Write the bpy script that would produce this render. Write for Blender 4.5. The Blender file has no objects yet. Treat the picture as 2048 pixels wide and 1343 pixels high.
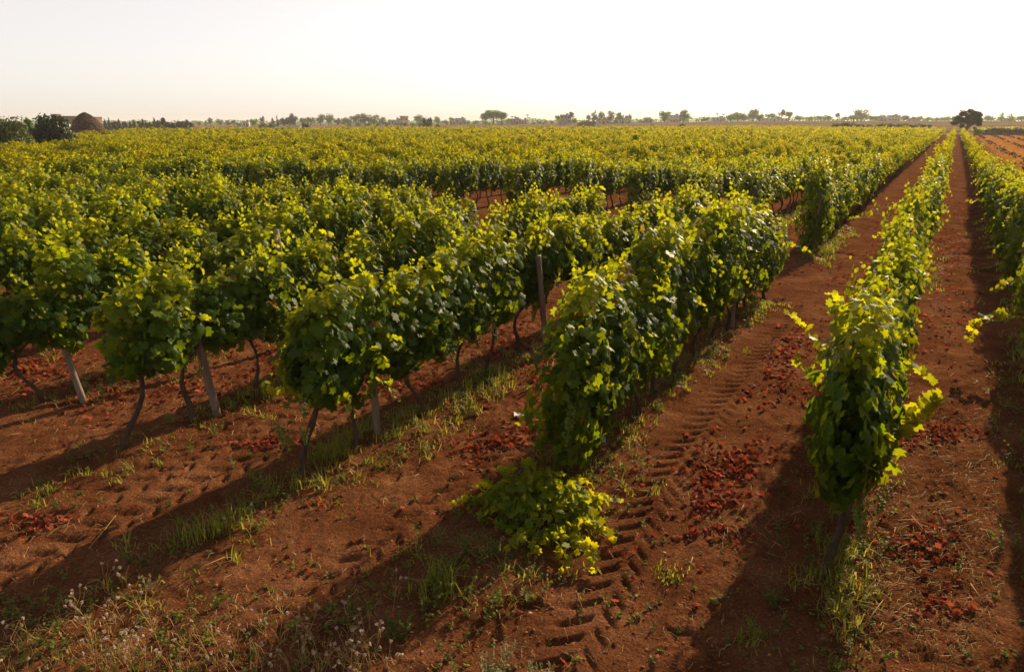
import bpy, math, random
import numpy as np
from mathutils import Vector, Matrix
R = math.radians
random.seed(7)
rng = np.random.default_rng(11)

# ------------------------------------------------------------------ camera, sky, sun, exposure
CAM_H = 3.4
PITCH = R(16.75)
FPX = 1422.0                       # focal length in pixels of the 2048 px wide photograph
scene = bpy.context.scene
cam_d = bpy.data.cameras.new("camera"); cam = bpy.data.objects.new("camera", cam_d)
scene.collection.objects.link(cam); scene.camera = cam
cam_d.sensor_width = 36.0; cam_d.lens = 25.0; cam_d.clip_end = 9000.0; cam_d.clip_start = 0.1
cam.location = (0, 0, CAM_H); cam.rotation_euler = (math.pi / 2 - PITCH, 0, 0)

SUN_AZ = R(36.0)                   # clockwise from +Y
SUN_EL = R(23.0)
world = bpy.data.worlds.new("World"); scene.world = world; world.use_nodes = True
wn = world.node_tree.nodes; wl = world.node_tree.links; wn.clear()
sky = wn.new("ShaderNodeTexSky"); sky.sky_type = 'NISHITA'; sky.sun_disc = False
sky.sun_elevation = SUN_EL; sky.sun_rotation = SUN_AZ
sky.air_density = 0.6; sky.dust_density = 2.6; sky.ozone_density = 1.0; sky.altitude = 0
bg = wn.new("ShaderNodeBackground"); bg.inputs["Strength"].default_value = 0.052
wo = wn.new("ShaderNodeOutputWorld"); wl.new(sky.outputs[0], bg.inputs[0])
# milky evening haze low over the horizon, all round
wtc = wn.new("ShaderNodeTexCoord"); wsx = wn.new("ShaderNodeSeparateXYZ"); wl.new(wtc.outputs["Generated"], wsx.inputs[0])
wr = wn.new("ShaderNodeValToRGB"); wl.new(wsx.outputs[2], wr.inputs[0]); we = wr.color_ramp.elements
we[0].position = 0.0; we[0].color = (.84, .80, .76, 1); we[1].position = .8; we[1].color = (.06, .055, .05, 1)
for p_, c_ in ((.10, (.80, .735, .68, 1)), (.20, (.77, .68, .59, 1)), (.32, (.50, .43, .36, 1))):
    e_ = we.new(p_); e_.color = c_
bg2 = wn.new("ShaderNodeBackground"); wl.new(wr.outputs[0], bg2.inputs[0]); bg2.inputs[1].default_value = .70
wadd = wn.new("ShaderNodeAddShader"); wl.new(bg.outputs[0], wadd.inputs[0]); wl.new(bg2.outputs[0], wadd.inputs[1]); wl.new(wadd.outputs[0], wo.inputs[0])

sun_d = bpy.data.lights.new("sun", 'SUN'); sun_d.energy = 5.0; sun_d.angle = R(0.6); sun_d.color = (1.0, 0.80, 0.50)
sun = bpy.data.objects.new("sun", sun_d); scene.collection.objects.link(sun)
sd = Vector((math.sin(SUN_AZ) * math.cos(SUN_EL), math.cos(SUN_AZ) * math.cos(SUN_EL), math.sin(SUN_EL)))
sun.rotation_euler = sd.to_track_quat('Z', 'Y').to_euler()
sun.location = (30, 40, 30)

scene.view_settings.view_transform = 'Standard'; scene.view_settings.look = 'None'
scene.view_settings.exposure = 0.38; scene.view_settings.gamma = 1.0
cy = scene.cycles
cy.max_bounces = 6; cy.diffuse_bounces = 3; cy.glossy_bounces = 2; cy.transmission_bounces = 4
cy.volume_bounces = 1; cy.transparent_max_bounces = 4
cy.caustics_reflective = False; cy.caustics_refractive = False

# ------------------------------------------------------------------ helpers
COL = scene.collection
SP, CP = math.sin(PITCH), math.cos(PITCH)

def unproj(px, py, z):
    """point at camera depth z seen at photograph pixel px, py"""
    v = (py - 671.5) / FPX
    return np.array([(px - 1024) / FPX * z, z * (CP - v * SP), CAM_H - z * (SP + v * CP)])

def gp(px, py):
    z = CAM_H / (SP + (py - 671.5) / FPX * CP)
    p = unproj(px, py, z)
    return p[:2]

A_ROW = R(30.95)
DIR = np.array([math.sin(A_ROW), math.cos(A_ROW)]); NRM = np.array([math.cos(A_ROW), -math.sin(A_ROW)])
ROW_ROT = math.pi / 2 - A_ROW      # rotation that turns local x into the row direction
def ap(a, p): return a * DIR + p * NRM
def to_ap(xy): xy = np.asarray(xy); return xy @ DIR, xy @ NRM

def hash2(ix, iy, seed):
    h = (ix.astype(np.int64) * 374761393 + iy.astype(np.int64) * 668265263 + seed * 1442695041) & 0xffffffff
    h = ((h ^ (h >> 13)) * 1274126177) & 0xffffffff
    return ((h ^ (h >> 16)) & 0xffffff) / 16777215.0
def vnoise(x, y, seed=0):
    ix = np.floor(x); iy = np.floor(y); fx = x - ix; fy = y - iy
    fx = fx * fx * (3 - 2 * fx); fy = fy * fy * (3 - 2 * fy)
    a = hash2(ix, iy, seed); b = hash2(ix + 1, iy, seed); c = hash2(ix, iy + 1, seed); d = hash2(ix + 1, iy + 1, seed)
    return (a + (b - a) * fx) * (1 - fy) + (c + (d - c) * fx) * fy
def fbm(x, y, seed=0, o=4):
    s = 0; amp = .5
    for k in range(o):
        s = s + amp * vnoise(x * 2 ** k, y * 2 ** k, seed + k); amp *= .5
    return s
def sstep(a, b, x):
    t = np.clip((x - a) / (b - a), 0, 1); return t * t * (3 - 2 * t)

# row positions
ROWP = [1.46, -0.4, -2.8, -5.0, -7.12, -9.25]
while ROWP[-1] > -190: ROWP.append(ROWP[-1] - 2.2)
ROWP = np.array(ROWP)
START1 = {0: 1.2, 1: 5.25, 2: 5.7, 3: 4.35, 4: 3.8, 5: 3.2}

def terrain(x, y):
    """large-scale height of the plain"""
    r = np.hypot(x, y); az = np.arctan2(x, y)
    t6 = np.interp(az, [-.6, -.35, 0, .2, .35, .6], [.3, .5, 1.3, 3.0, 4.0, 3.7])
    t = sstep(215, 600, r) * t6 - sstep(750, 2600, r) * 1.5
    return t + (fbm(x / 40, y / 40, 91, 2) - .4) * .25 * sstep(60, 200, r)

def tread(a, c, half, period, depth, ang):
    """tractor lug prints: c = distance from the track centre"""
    hf = np.where(c < 0, half * 1.25, half * .8)
    inside = np.exp(-(c / hf) ** 6)
    ph = (a + np.abs(c) * ang) / period + (c > 0) * .5
    f = ph - np.floor(ph)
    lug = sstep(.0, .16, f) * (1 - sstep(.30, .50, f))
    gap = sstep(.012, .04, np.abs(c))
    return -depth * inside * lug * gap

def ground_h(x, y, detail=True):
    a = x * DIR[0] + y * DIR[1]; p = x * NRM[0] + y * NRM[1]
    r = np.hypot(x, y)
    h = terrain(x, y)
    near = 1 - sstep(40, 90, r)
    # low bank under each row
    k = np.abs(p[..., None] - ROWP[:30]).min(-1) if np.ndim(p) else np.abs(p - ROWP).min()
    inrow = sstep(2.0, 4.5, a)
    h = h + near * (.07 * np.exp(-(k / .32) ** 2) * inrow)
    # plough ridges in the open field on the right
    fld = sstep(4.0, 5.0, p)
    rid = np.cos((p - 5.2) / 2.9 * 2 * np.pi + .6 * fbm(a / 8, p / 8, 5, 2))
    h = h + fld * (.13 * rid + .12 * (fbm(a * .9, p * 1.8, 21, 3) - .45)) * (1 - sstep(205, 235, r))
    if detail:
        nr = 1 - sstep(16, 34, r)
        wob = (fbm(a / 5, p * 0 + 3, 33, 2) - .4) * .16
        edge = .55 + .45 * sstep(0, 5, a)
        rough = sstep(.4, .7, fbm(a / 1.3, p / 1.1, 17, 3))
        # main tread between the 2nd and 3rd row, bending near the camera
        c0 = -1.95 + .4 * (1 - sstep(2.0, 7.0, a))
        t = 0
        t = t + tread(a, p - (c0 + wob * .5), .21, .22, .040, 1.05) * (1 - .35 * (p > c0 + wob * .5)) * (.75 + .35 * vnoise(a / .9, p * 0, 19))
        t = t - .016 * np.exp(-((p - (c0 + .33)) / .13) ** 4) + .03 * np.exp(-((p - c0 - .06) / .03) ** 2) * 0
        t = t + .022 * np.exp(-((p - (c0 - .27)) / .08) ** 2) + .014 * np.exp(-((p - (c0 + .5)) / .05) ** 2)
        t = t + .004 * np.sin(a * 2 * np.pi / .05) * np.exp(-((p - (c0 + .33)) / .10) ** 4)
        # right hand lane
        t = t + tread(a, p - (.42 + wob), .16, .16, .022, .9) * (1 - .6 * rough)
        t = t - .014 * np.exp(-((p - (.42 + wob)) / .2) ** 4)
        t = t - .014 * np.exp(-((p - (1.15 + wob)) / .16) ** 4)
        t = t + tread(a, p - (-1.05 + wob), .16, .22, .02, .9) * .5 * (1 - rough)
        for j, (cc, hf, pr, dp) in enumerate([(-3.62, .17, .26, .032), (-5.85, .20, .25, .034), (-4.35, .15, .26, .012), (-6.35, .16, .26, .035), (-7.85, .16, .27, .03), (-8.6, .16, .27, .02)]):
            t = t + tread(a + j * .1, p - (cc + wob), hf, pr, dp, .8) * (1 - .35 * rough)
            t = t - .012 * np.exp(-((p - cc - wob) / .2) ** 4) + .012 * np.exp(-((p - cc - wob - .28) / .07) ** 2)
        t = t * (1 - fld) * (.55 + .45 * sstep(-1.5, 1.5, a + 0 * p))
        lane = np.maximum(np.exp(-((p - (c0 + .1)) / .42) ** 4), .85 * np.exp(-((p + 6.08) / .50) ** 4))
        t = t * (.6 + .5 * np.where(lane > .05, .8, fbm(a / .5, p / .5, 61, 2)))
        h = h + nr * t
        # dents, clods, crumbs
        d1 = fbm(x / .5, y / .5, 71, 3); d2 = fbm(x / .13, y / .13, 75, 3)
        dent = sstep(.60, .78, vnoise(x / .17, y / .17, 44)) * sstep(.48, .62, fbm(x / 1.1, y / 1.1, 45, 2))
        h = h + nr * (.07 * (d1 - .45) * (1 - .7 * lane) + .032 * (d2 - .45) * (1.2 - fld) * (1 - .75 * lane) - .030 * dent * (1 - lane))
        crumb = np.clip(vnoise(x / .045, y / .045, 81) - .62, 0, 1) * .045 * sstep(.35, .6, fbm(x / .6, y / .6, 83, 3))
        h = h + nr * crumb * (1 - .7 * lane)
        # ploughed clod mounds in the very near left corner
        h = h + nr * (1 - sstep(2.2, 3.6, a)) * sstep(-1.2, -2.2, p) * .06 * (fbm(x / .22, y / .22, 87, 3) - .4)
    return h

def gh(x, y):
    return float(ground_h(np.array([x]), np.array([y]))[0])

# ---- mesh building (triangles)
class MB:
    def __init__(s): s.V = []; s.F = []; s.C = []; s.M = []; s.n = 0
    def add(s, V, F, col=None, mat=0):
        V = np.asarray(V, dtype=np.float64).reshape(-1, 3); F = np.asarray(F, dtype=np.int64).reshape(-1, 3)
        s.V.append(V); s.F.append(F + s.n)
        if col is None: col = np.tile([[.5, 0, 0, 1]], (len(V), 1))
        col = np.asarray(col, dtype=np.float64)
        if col.ndim == 1: col = np.tile(col[None, :], (len(V), 1))
        s.C.append(col); s.M.append(np.full(len(F), mat, dtype=np.int32)); s.n += len(V)
    def arrays(s):
        return np.concatenate(s.V), np.concatenate(s.F), np.concatenate(s.C), np.concatenate(s.M)
    def addmb(s, o, T=None):
        V, F, C, M = o
        if T is not None: V = V @ T[:3, :3].T + T[:3, 3]
        s.V.append(V); s.F.append(F + s.n); s.C.append(C); s.M.append(M); s.n += len(V)
    def mesh(s, name, mats, smooth=True):
        V, F, C, M = s.arrays()
        me = bpy.data.meshes.new(name)
        me.vertices.add(len(V)); me.vertices.foreach_set("co", V.astype(np.float32).ravel())
        me.loops.add(len(F) * 3); me.loops.foreach_set("vertex_index", F.astype(np.int32).ravel())
        me.polygons.add(len(F)); me.polygons.foreach_set("loop_start", np.arange(0, len(F) * 3, 3, dtype=np.int32))
        me.polygons.foreach_set("material_index", M)
        if smooth: me.polygons.foreach_set("use_smooth", np.ones(len(F), dtype=bool))
        at = me.color_attributes.new("lc", 'FLOAT_COLOR', 'POINT'); at.data.foreach_set("color", C.astype(np.float32).ravel())
        for m in mats: me.materials.append(m)
        me.update(calc_edges=True)
        return me
    def build(s, name, mats, parent=None, smooth=True, loc=None):
        if not isinstance(mats, (list, tuple)): mats = [mats]
        if loc is not None:
            loc = np.asarray(loc, float); s.V = [v - loc for v in s.V]
        o = bpy.data.objects.new(name, s.mesh(name, mats, smooth)); COL.objects.link(o)
        if loc is not None: o.location = loc
        if parent is not None: o.parent = parent
        return o

def tag(o, label=None, cat=None, group=None, kind=None):
    if label: o["label"] = label
    if cat: o["category"] = cat
    if group: o["group"] = group
    if kind: o["kind"] = kind
    return o
def empty(name, loc, label, cat, group=None, rz=0):
    o = bpy.data.objects.new(name, None); COL.objects.link(o); o.location = loc; o.rotation_euler = (0, 0, rz)
    o.empty_display_size = .2
    return tag(o, label, cat, group)
def copy_tree(o, parent=None):
    c = o.copy(); COL.objects.link(c); c.parent = parent
    for ch in o.children: copy_tree(ch, c)
    return c

def nrmz(v): return v / np.maximum(np.linalg.norm(v, axis=-1, keepdims=True), 1e-9)

def tube(pts, rad, n=6, cap=True):
    pts = np.asarray(pts, float); rad = np.broadcast_to(np.asarray(rad, float), (len(pts),))
    t = np.gradient(pts, axis=0); t = nrmz(t)
    ref = np.array([0.13, .99, .07]) if abs(t[0][2]) > .7 else np.array([0, 0, 1.])
    u = nrmz(np.cross(t, ref)); w = np.cross(t, u)
    ang = np.linspace(0, 2 * np.pi, n, endpoint=False)
    V = pts[:, None, :] + rad[:, None, None] * (np.cos(ang)[None, :, None] * u[:, None, :] + np.sin(ang)[None, :, None] * w[:, None, :])
    F = []
    for i in range(len(pts) - 1):
        for j in range(n):
            a = i * n + j; b = i * n + (j + 1) % n
            F += [(a, b, a + n), (b, b + n, a + n)]
    V = V.reshape(-1, 3)
    if cap:
        V = np.vstack([V, pts[-1:], pts[:1]]); e = len(V) - 2
        for j in range(n):
            F.append(((len(pts) - 1) * n + j, (len(pts) - 1) * n + (j + 1) % n, e)); F.append((j, e + 1, (j + 1) % n))
    return V, np.array(F)

def box(c, s, rz=0, taper=1.0):
    c = np.asarray(c, float); hx, hy, hz = np.asarray(s, float) / 2
    V = np.array([[-hx, -hy, -hz], [hx, -hy, -hz], [hx, hy, -hz], [-hx, hy, -hz],
                  [-hx * taper, -hy * taper, hz], [hx * taper, -hy * taper, hz], [hx * taper, hy * taper, hz], [-hx * taper, hy * taper, hz]])
    ca, sa = math.cos(rz), math.sin(rz); V[:, :2] = V[:, :2] @ np.array([[ca, sa], [-sa, ca]])
    Q = [(0, 3, 2, 1), (4, 5, 6, 7), (0, 1, 5, 4), (1, 2, 6, 5), (2, 3, 7, 6), (3, 0, 4, 7)]
    F = []
    for q in Q: F += [(q[0], q[1], q[2]), (q[0], q[2], q[3])]
    return V + c, np.array(F)

# leaf templates ---------------------------------------------------------
half = [(.0, 1.0), (.10, .84), (.22, .62), (.50, .70), (.62, .50), (.46, .24), (.70, .02), (.55, -.26), (.30, -.44), (.10, -.34)]
outl = half + [(0, -.06)] + [(-x, y) for x, y in half[:0:-1]]
LV = np.array([(0, .18)] + outl); LV = np.c_[LV, np.zeros(len(LV))]
LV[:, 2] = -.32 * np.abs(LV[:, 0]) ** 1.2 - .22 * LV[:, 1] ** 2 * (LV[:, 1] > 0)
LV[0, 2] = .03
LV[[2, 4, 6, 8, 9], 2] += .05; LV[[-1, -3, -5], 2] += .06
n_o = len(outl); LF = np.array([(0, 1 + (i + 1) % n_o, 1 + i) for i in range(n_o)])
GRAPE = (LV, LF)
DV = np.array([(0, -.5, 0), (.5, .0, -.12), (0, .62, -.1), (-.5, .05, -.12), (0, 0, .08)])
DIAM = (DV, np.array([(0, 1, 4), (1, 2, 4), (2, 3, 4), (3, 0, 4)]))
D2 = (np.array([(0, -.5, 0), (.5, .05, -.1), (0, .6, 0), (-.5, .0, -.1)]), np.array([(0, 1, 2), (0, 2, 3)]))

def leaves(tmpl, pos, nor, tip, size, col, cup=None, rg=None):
    rg = rg or rng
    T, F = tmpl; n = len(pos)
    nor = nrmz(nor); tip = tip - (tip * nor).sum(-1, keepdims=True) * nor; tip = nrmz(tip)
    x = np.cross(tip, nor)
    if cup is None: cup = rg.uniform(-.2, 1.7, n)
    L = np.tile(T[None], (n, 1, 1)); L[:, :, 2] *= cup[:, None]
    L[:, :, 0] *= rg.uniform(.85, 1.1, n)[:, None]
    V = pos[:, None, :] + size[:, None, None] * (L[:, :, 0:1] * x[:, None] + L[:, :, 1:2] * tip[:, None] + L[:, :, 2:3] * nor[:, None])
    Fa = (F[None] + (np.arange(n) * len(T))[:, None, None]).reshape(-1, 3)
    C = np.repeat(col, len(T), axis=0)
    return V.reshape(-1, 3), Fa, C

def lcol(n, rg, age=0.0, spread=.2):
    c = np.ones((n, 4)); c[:, 0] = rg.random(n); c[:, 1] = np.clip(age + rg.normal(0, spread, n), 0, 1); c[:, 2] = rg.random(n)
    return c

def shoot(mb, tmpl, pts, rg, size=.1, step=.07, age=.75, stem=.0035, ml=0, ms=1, taper=.5):
    """a cane with alternate leaves along a polyline"""
    pts = np.asarray(pts, float)
    seg = np.linalg.norm(np.diff(pts, axis=0), axis=1); L = seg.sum(); cum = np.r_[0, np.cumsum(seg)]
    n = max(2, int(L / step)); s = np.linspace(.1 * L, L, n)
    P = np.stack([np.interp(s, cum, pts[:, i]) for i in range(3)], -1)
    tan = nrmz(np.gradient(P, axis=0) if n > 2 else np.tile(pts[-1] - pts[0], (n, 1)))
    side = nrmz(np.cross(tan, np.array([0, 0, 1.]) + .01)) * np.where(np.arange(n) % 2, 1, -1)[:, None]
    out = nrmz(side + rg.normal(0, .35, (n, 3)) + np.array([0, 0, .25]))
    sz = size * (1 - (1 - taper) * (s / L)) * rg.uniform(.8, 1.2, n)
    pos = P + out * sz[:, None] * .45
    nor = nrmz(np.cross(tan, side) * np.where(np.arange(n) % 2, 1, -1)[:, None] + rg.normal(0, .5, (n, 3)) + np.array([0, 0, .5]))
    tip = out + np.array([0, 0, -.55])
    c = lcol(n, rg, 0, .05); c[:, 1] = np.clip(age * (.55 + .6 * s / L) + rg.normal(0, .1, n), 0, 1)
    mb.add(*leaves(tmpl, pos, nor, tip, sz, c, rg=rg)[:2], col=np.repeat(c, len(tmpl[0]), 0), mat=ml)
    if stem:
        v, f = tube(pts, np.linspace(stem, stem * .4, len(pts)), 4); mb.add(v, f, [.5, .5, .5, 1], ms)

def canopy(seed, n=1050, L=.95, w=.33, zlo=.68, zhi=1.72, size=.088, tmpl=GRAPE, shoots=7, side=3, stems=True, lop=0., under=.28, tap=.26):
    """leaf mass of one vine: local x along the row, z up from the soil"""
    rg = np.random.default_rng(seed); mb = MB()
    ph = rg.uniform(0, 6.28, 8)
    zc0 = (zlo + zhi) / 2; hz0 = (zhi - zlo) / 2
    # several overlapping leaf masses give the uneven outline
    nb = 5
    bx = np.linspace(-.42, .42, nb) * L + rg.normal(0, .05, nb)
    btop = zhi + rg.normal(0, .13, nb); bbot = zlo + rg.uniform(-.12, .22, nb); bw = w * rg.uniform(.75, 1.15, nb); by = rg.normal(0, .05, nb) + lop
    k = rg.integers(0, nb, n)
    th = rg.uniform(0, 2 * np.pi, n); ps = rg.uniform(-1, 1, n)
    rad = 1 - .55 * rg.random(n) ** 2.2
    cx = np.sign(np.cos(th)) * np.abs(np.cos(th)) ** .75; cz = np.sign(np.sin(th)) * np.abs(np.sin(th)) ** .8
    ring = np.sqrt(1 - ps ** 2 * .75)
    hz = (btop[k] - bbot[k]) / 2; zc = (btop[k] + bbot[k]) / 2
    lump = 1 + .16 * np.sin(3 * th + ph[0] + 4 * bx[k]) + .12 * np.sin(5 * th + ph[1] + 9 * bx[k])
    X = bx[k] + ps * L * .22 + rg.normal(0, .02, n)
    Yv = by[k] + bw[k] * cx * rad * ring * lump * (1 - under * (cz < 0) * np.abs(cz))
    Yv = by[k] + (Yv - by[k]) * (1 - tap * cz)
    Z = zc + hz * cz * rad * np.sqrt(ring) * (1 + .07 * np.sin(7 * th + ph[2]))
    pos = np.stack([X, Yv, Z], -1)
    nor = nrmz(np.stack([ps * .5, cx * 1.0, cz * .55 + .38], -1)) + rg.normal(0, .36, (n, 3))
    tip = np.stack([rg.normal(0, .45, n), cx * .35, -1 + 0 * cx], -1) + rg.normal(0, .25, (n, 3))
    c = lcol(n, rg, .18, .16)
    c[:, 1] = np.clip(c[:, 1] + .60 * np.clip((Z - (zhi - .38)) / .4, 0, 1), 0, 1)  # young yellow tone raised towards the top, sunlit glow painted in with it
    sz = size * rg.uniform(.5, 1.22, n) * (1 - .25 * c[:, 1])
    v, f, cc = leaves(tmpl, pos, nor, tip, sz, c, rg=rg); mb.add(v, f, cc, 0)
    for i in range(shoots):
        x0 = rg.uniform(-.5, .5) * L; y0 = rg.normal(0, w * .45)
        Ls = rg.uniform(.14, .42); lean = np.array([rg.normal(0, .35), rg.normal(0, .4), 1.]); lean /= np.linalg.norm(lean)
        p0 = np.array([x0, y0 + lop, zhi - .22]); p1 = p0 + lean * (Ls + .15) * .6; p2 = p1 + (lean + [0.3 * rg.normal(), .3 * rg.normal(), -.25]) * (Ls + .1) * .5
        shoot(mb, tmpl, [p0, p1, p2], rg, size=size * .8, step=size * .5, age=.5, stem=.003 if stems else 0)
    for i in range(side):
        sg = rg.choice([-1, 1]); x0 = rg.uniform(-.4, .4) * L; z0 = rg.uniform(zlo + .15, zhi - .2)
        p0 = np.array([x0, sg * w * .6 + lop, z0]); Ls = rg.uniform(.2, .45)
        p1 = p0 + np.array([rg.normal(0, .1), sg * Ls * .6, rg.uniform(0, .1)]); p2 = p1 + np.array([rg.normal(0, .1), sg * Ls * .4, -rg.uniform(.05, .25)])
        shoot(mb, tmpl, [p0, p1, p2], rg, size=size * .85, step=size * .5, age=.6, stem=.003 if stems else 0)
    return mb

def trunk_mb(seed, h=.85, lean=0., r=.026):
    rg = np.random.default_rng(seed); mb = MB()
    n = 9; t = np.linspace(0, 1, n)
    px_ = lean * t + .11 * np.sin(t * 5 + rg.uniform(0, 6)) * t; py_ = .075 * np.sin(t * 6 + rg.uniform(0, 6)) * np.sqrt(t)
    pts = np.stack([px_ - px_[0], py_ - py_[0], t * h - .04], -1)
    rad = r * (1.35 - .5 * t) * (1 + .18 * rg.normal(0, 1, n)); rad[0] *= 1.5; rad[-1] *= 1.25
    mb.add(*tube(pts, rad, 7))
    for sg in (-1, 1):
        q = pts[-1]
        arm = [q, q + [sg * .12, rg.normal(0, .03), .10], q + [sg * .28, rg.normal(0, .04), .13], q + [sg * .45, rg.normal(0, .04), .12]]
        mb.add(*tube(arm, [r * .9, r * .75, r * .6, r * .4], 6))
        for k in range(2):
            b = arm[1 + k]; mb.add(*tube([b, b + np.array([rg.normal(0, .05), rg.normal(0, .06), .25]), b + np.array([rg.normal(0, .12), rg.normal(0, .12), .6])], [.007, .006, .004], 4))
    return mb

def grapes_mb(seed, L=.17):
    rg = np.random.default_rng(seed); mb = MB()
    base, F0 = ico()
    for i in range(38):
        t = rg.random() ** .8; a = rg.uniform(0, 6.28); rr = (.045 * (1 - t) + .008) * rg.uniform(.6, 1)
        c = np.array([rr * math.cos(a), rr * math.sin(a), -t * L]); mb.add(base * .0095 + c, F0, [rg.random(), .5, .5, 1])
    mb.add(*tube([[0, 0, .06], [0, 0, -L * .6]], [.002, .0015], 4))
    return mb
_ico = None
def ico():
    global _ico
    if _ico is None:
        import bmesh
        bm = bmesh.new(); bmesh.ops.create_icosphere(bm, subdivisions=1, radius=1.0)
        bm.verts.ensure_lookup_table()
        _ico = (np.array([v.co[:] for v in bm.verts]), np.array([[v.index for v in f.verts] for f in bm.faces])); bm.free()
    return _ico

# ------------------------------------------------------------------ materials
def newmat(name):
    m = bpy.data.materials.new(name); m.use_nodes = True; nt = m.node_tree; nt.nodes.clear()
    out = nt.nodes.new("ShaderNodeOutputMaterial"); return m, nt, out
def N(nt, t, **kw):
    n = nt.nodes.new(t)
    for k, v in kw.items():
        if k in n.inputs.keys(): n.inputs[k].default_value = v
        else: setattr(n, k, v)
    return n
def ramp(nt, stops, interp='LINEAR'):
    r = nt.nodes.new("ShaderNodeValToRGB"); e = r.color_ramp.elements; r.color_ramp.interpolation = interp
    while len(e) > 1: e.remove(e[-1])
    e[0].position = stops[0][0]; e[0].color = (*stops[0][1], 1)
    for p, c in stops[1:]:
        x = e.new(p); x.color = (*c, 1)
    return r

def leaf_mat(name, dark, mid, young, tdark, tyoung, tfac=.42, rough=.38, spec=.5, rare=None, objvar=True):
    m, nt, out = newmat(name); L = nt.links.new
    at = N(nt, "ShaderNodeAttribute", attribute_name="lc"); sep = N(nt, "ShaderNodeSeparateColor"); L(at.outputs["Color"], sep.inputs[0])
    r1 = ramp(nt, [(0, dark), (.35, mid), (1, young)]); L(sep.outputs[1], r1.inputs[0])
    r2 = ramp(nt, [(0, tdark), (1, tyoung)]); L(sep.outputs[1], r2.inputs[0])
    # leaf to leaf variation of brightness
    mr = N(nt, "ShaderNodeMapRange"); mr.inputs["To Min"].default_value = .78; mr.inputs["To Max"].default_value = 1.22; L(sep.outputs[0], mr.inputs[0])
    b1 = N(nt, "ShaderNodeVectorMath", operation='SCALE'); L(r1.outputs[0], b1.inputs[0]); L(mr.outputs[0], b1.inputs[3])
    b2 = N(nt, "ShaderNodeVectorMath", operation='SCALE'); L(r2.outputs[0], b2.inputs[0]); L(mr.outputs[0], b2.inputs[3])
    c1, c2 = b1.outputs[0], b2.outputs[0]
    if rare:
        gt = ramp(nt, [(0, (0, 0, 0)), (.990, (0, 0, 0)), (.993, (1, 1, 1))]); L(sep.outputs[2], gt.inputs[0])
        for i, col in ((1, rare), (2, tuple(min(1, v * 1.6) for v in rare))):
            mx = N(nt, "ShaderNodeMix", data_type='RGBA'); L(gt.outputs[0], mx.inputs[0]); L((c1 if i == 1 else c2), mx.inputs[6]); mx.inputs[7].default_value = (*col, 1)
            if i == 1: c1 = mx.outputs[2]
            else: c2 = mx.outputs[2]
    p = N(nt, "ShaderNodeBsdfPrincipled"); p.inputs["Roughness"].default_value = rough; p.inputs["Specular IOR Level"].default_value = spec
    L(c1, p.inputs["Base Color"])
    t = N(nt, "ShaderNodeBsdfTranslucent"); L(c2, t.inputs[0])
    mx = N(nt, "ShaderNodeMixShader"); mx.inputs[0].default_value = tfac; L(p.outputs[0], mx.inputs[1]); L(t.outputs[0], mx.inputs[2])
    L(mx.outputs[0], out.inputs[0]); return m

def simple_mat(name, c1, c2, scale=8., rough=.85, bump=.3, bscale=None, spec=.25, stretch=(1, 1, 1), detail=6):
    m, nt, out = newmat(name); L = nt.links.new
    tc = N(nt, "ShaderNodeTexCoord"); mp = N(nt, "ShaderNodeMapping"); mp.inputs["Scale"].default_value = stretch; L(tc.outputs["Object"], mp.inputs[0])
    no = N(nt, "ShaderNodeTexNoise"); no.inputs["Scale"].default_value = scale; no.inputs["Detail"].default_value = detail; L(mp.outputs[0], no.inputs[0])
    r = ramp(nt, [(.3, c1), (.7, c2)]); L(no.outputs[0], r.inputs[0])
    p = N(nt, "ShaderNodeBsdfPrincipled"); p.inputs["Roughness"].default_value = rough; p.inputs["Specular IOR Level"].default_value = spec
    L(r.outputs[0], p.inputs["Base Color"])
    if bump:
        n2 = N(nt, "ShaderNodeTexNoise"); n2.inputs["Scale"].default_value = bscale or scale * 3; n2.inputs["Detail"].default_value = 5; L(mp.outputs[0], n2.inputs[0])
        b = N(nt, "ShaderNodeBump"); b.inputs["Strength"].default_value = bump; b.inputs["Distance"].default_value = .02; L(n2.outputs[0], b.inputs["Height"]); L(b.outputs[0], p.inputs["Normal"])
    L(p.outputs[0], out.inputs[0]); return m

M = {}
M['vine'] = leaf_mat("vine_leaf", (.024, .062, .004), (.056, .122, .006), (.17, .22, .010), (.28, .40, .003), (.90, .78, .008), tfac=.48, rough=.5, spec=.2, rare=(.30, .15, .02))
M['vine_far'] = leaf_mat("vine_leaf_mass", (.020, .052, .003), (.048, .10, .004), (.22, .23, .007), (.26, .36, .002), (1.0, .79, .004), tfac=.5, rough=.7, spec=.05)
M['stem'] = simple_mat("green_cane", (.16, .14, .04), (.25, .16, .06), 20, .6, .0)
M['bark'] = simple_mat("vine_bark", (.045, .028, .018), (.12, .078, .05), 25, .95, .8, 60, stretch=(1, 1, .25))
M['post'] = simple_mat("weathered_post", (.17, .12, .085), (.31, .23, .165), 14, .85, .6, 50, stretch=(1, 1, .12))
M['grape'] = leaf_mat("green_grape", (.14, .19, .02), (.18, .24, .03), (.22, .28, .03), (.2, .3, .03), (.3, .4, .04), tfac=.3, rough=.3)
M['grass'] = leaf_mat("grass_blade", (.06, .10, .015), (.12, .16, .02), (.34, .29, .07), (.22, .30, .015), (.75, .62, .06), tfac=.45, rough=.5, spec=.3)
M['weed'] = leaf_mat("weed_leaf", (.065, .09, .018), (.11, .14, .025), (.24, .23, .05), (.2, .25, .015), (.62, .54, .05), tfac=.4, rough=.6, spec=.25)
M['silver'] = leaf_mat("silver_weed", (.17, .19, .10), (.24, .25, .13), (.40, .36, .18), (.25, .28, .1), (.5, .45, .18), tfac=.35, rough=.7, spec=.2)
M['straw'] = leaf_mat("dry_straw", (.32, .18, .06), (.48, .29, .10), (.64, .44, .17), (.36, .2, .06), (.62, .42, .13), tfac=.3, rough=.6, spec=.3)
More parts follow.
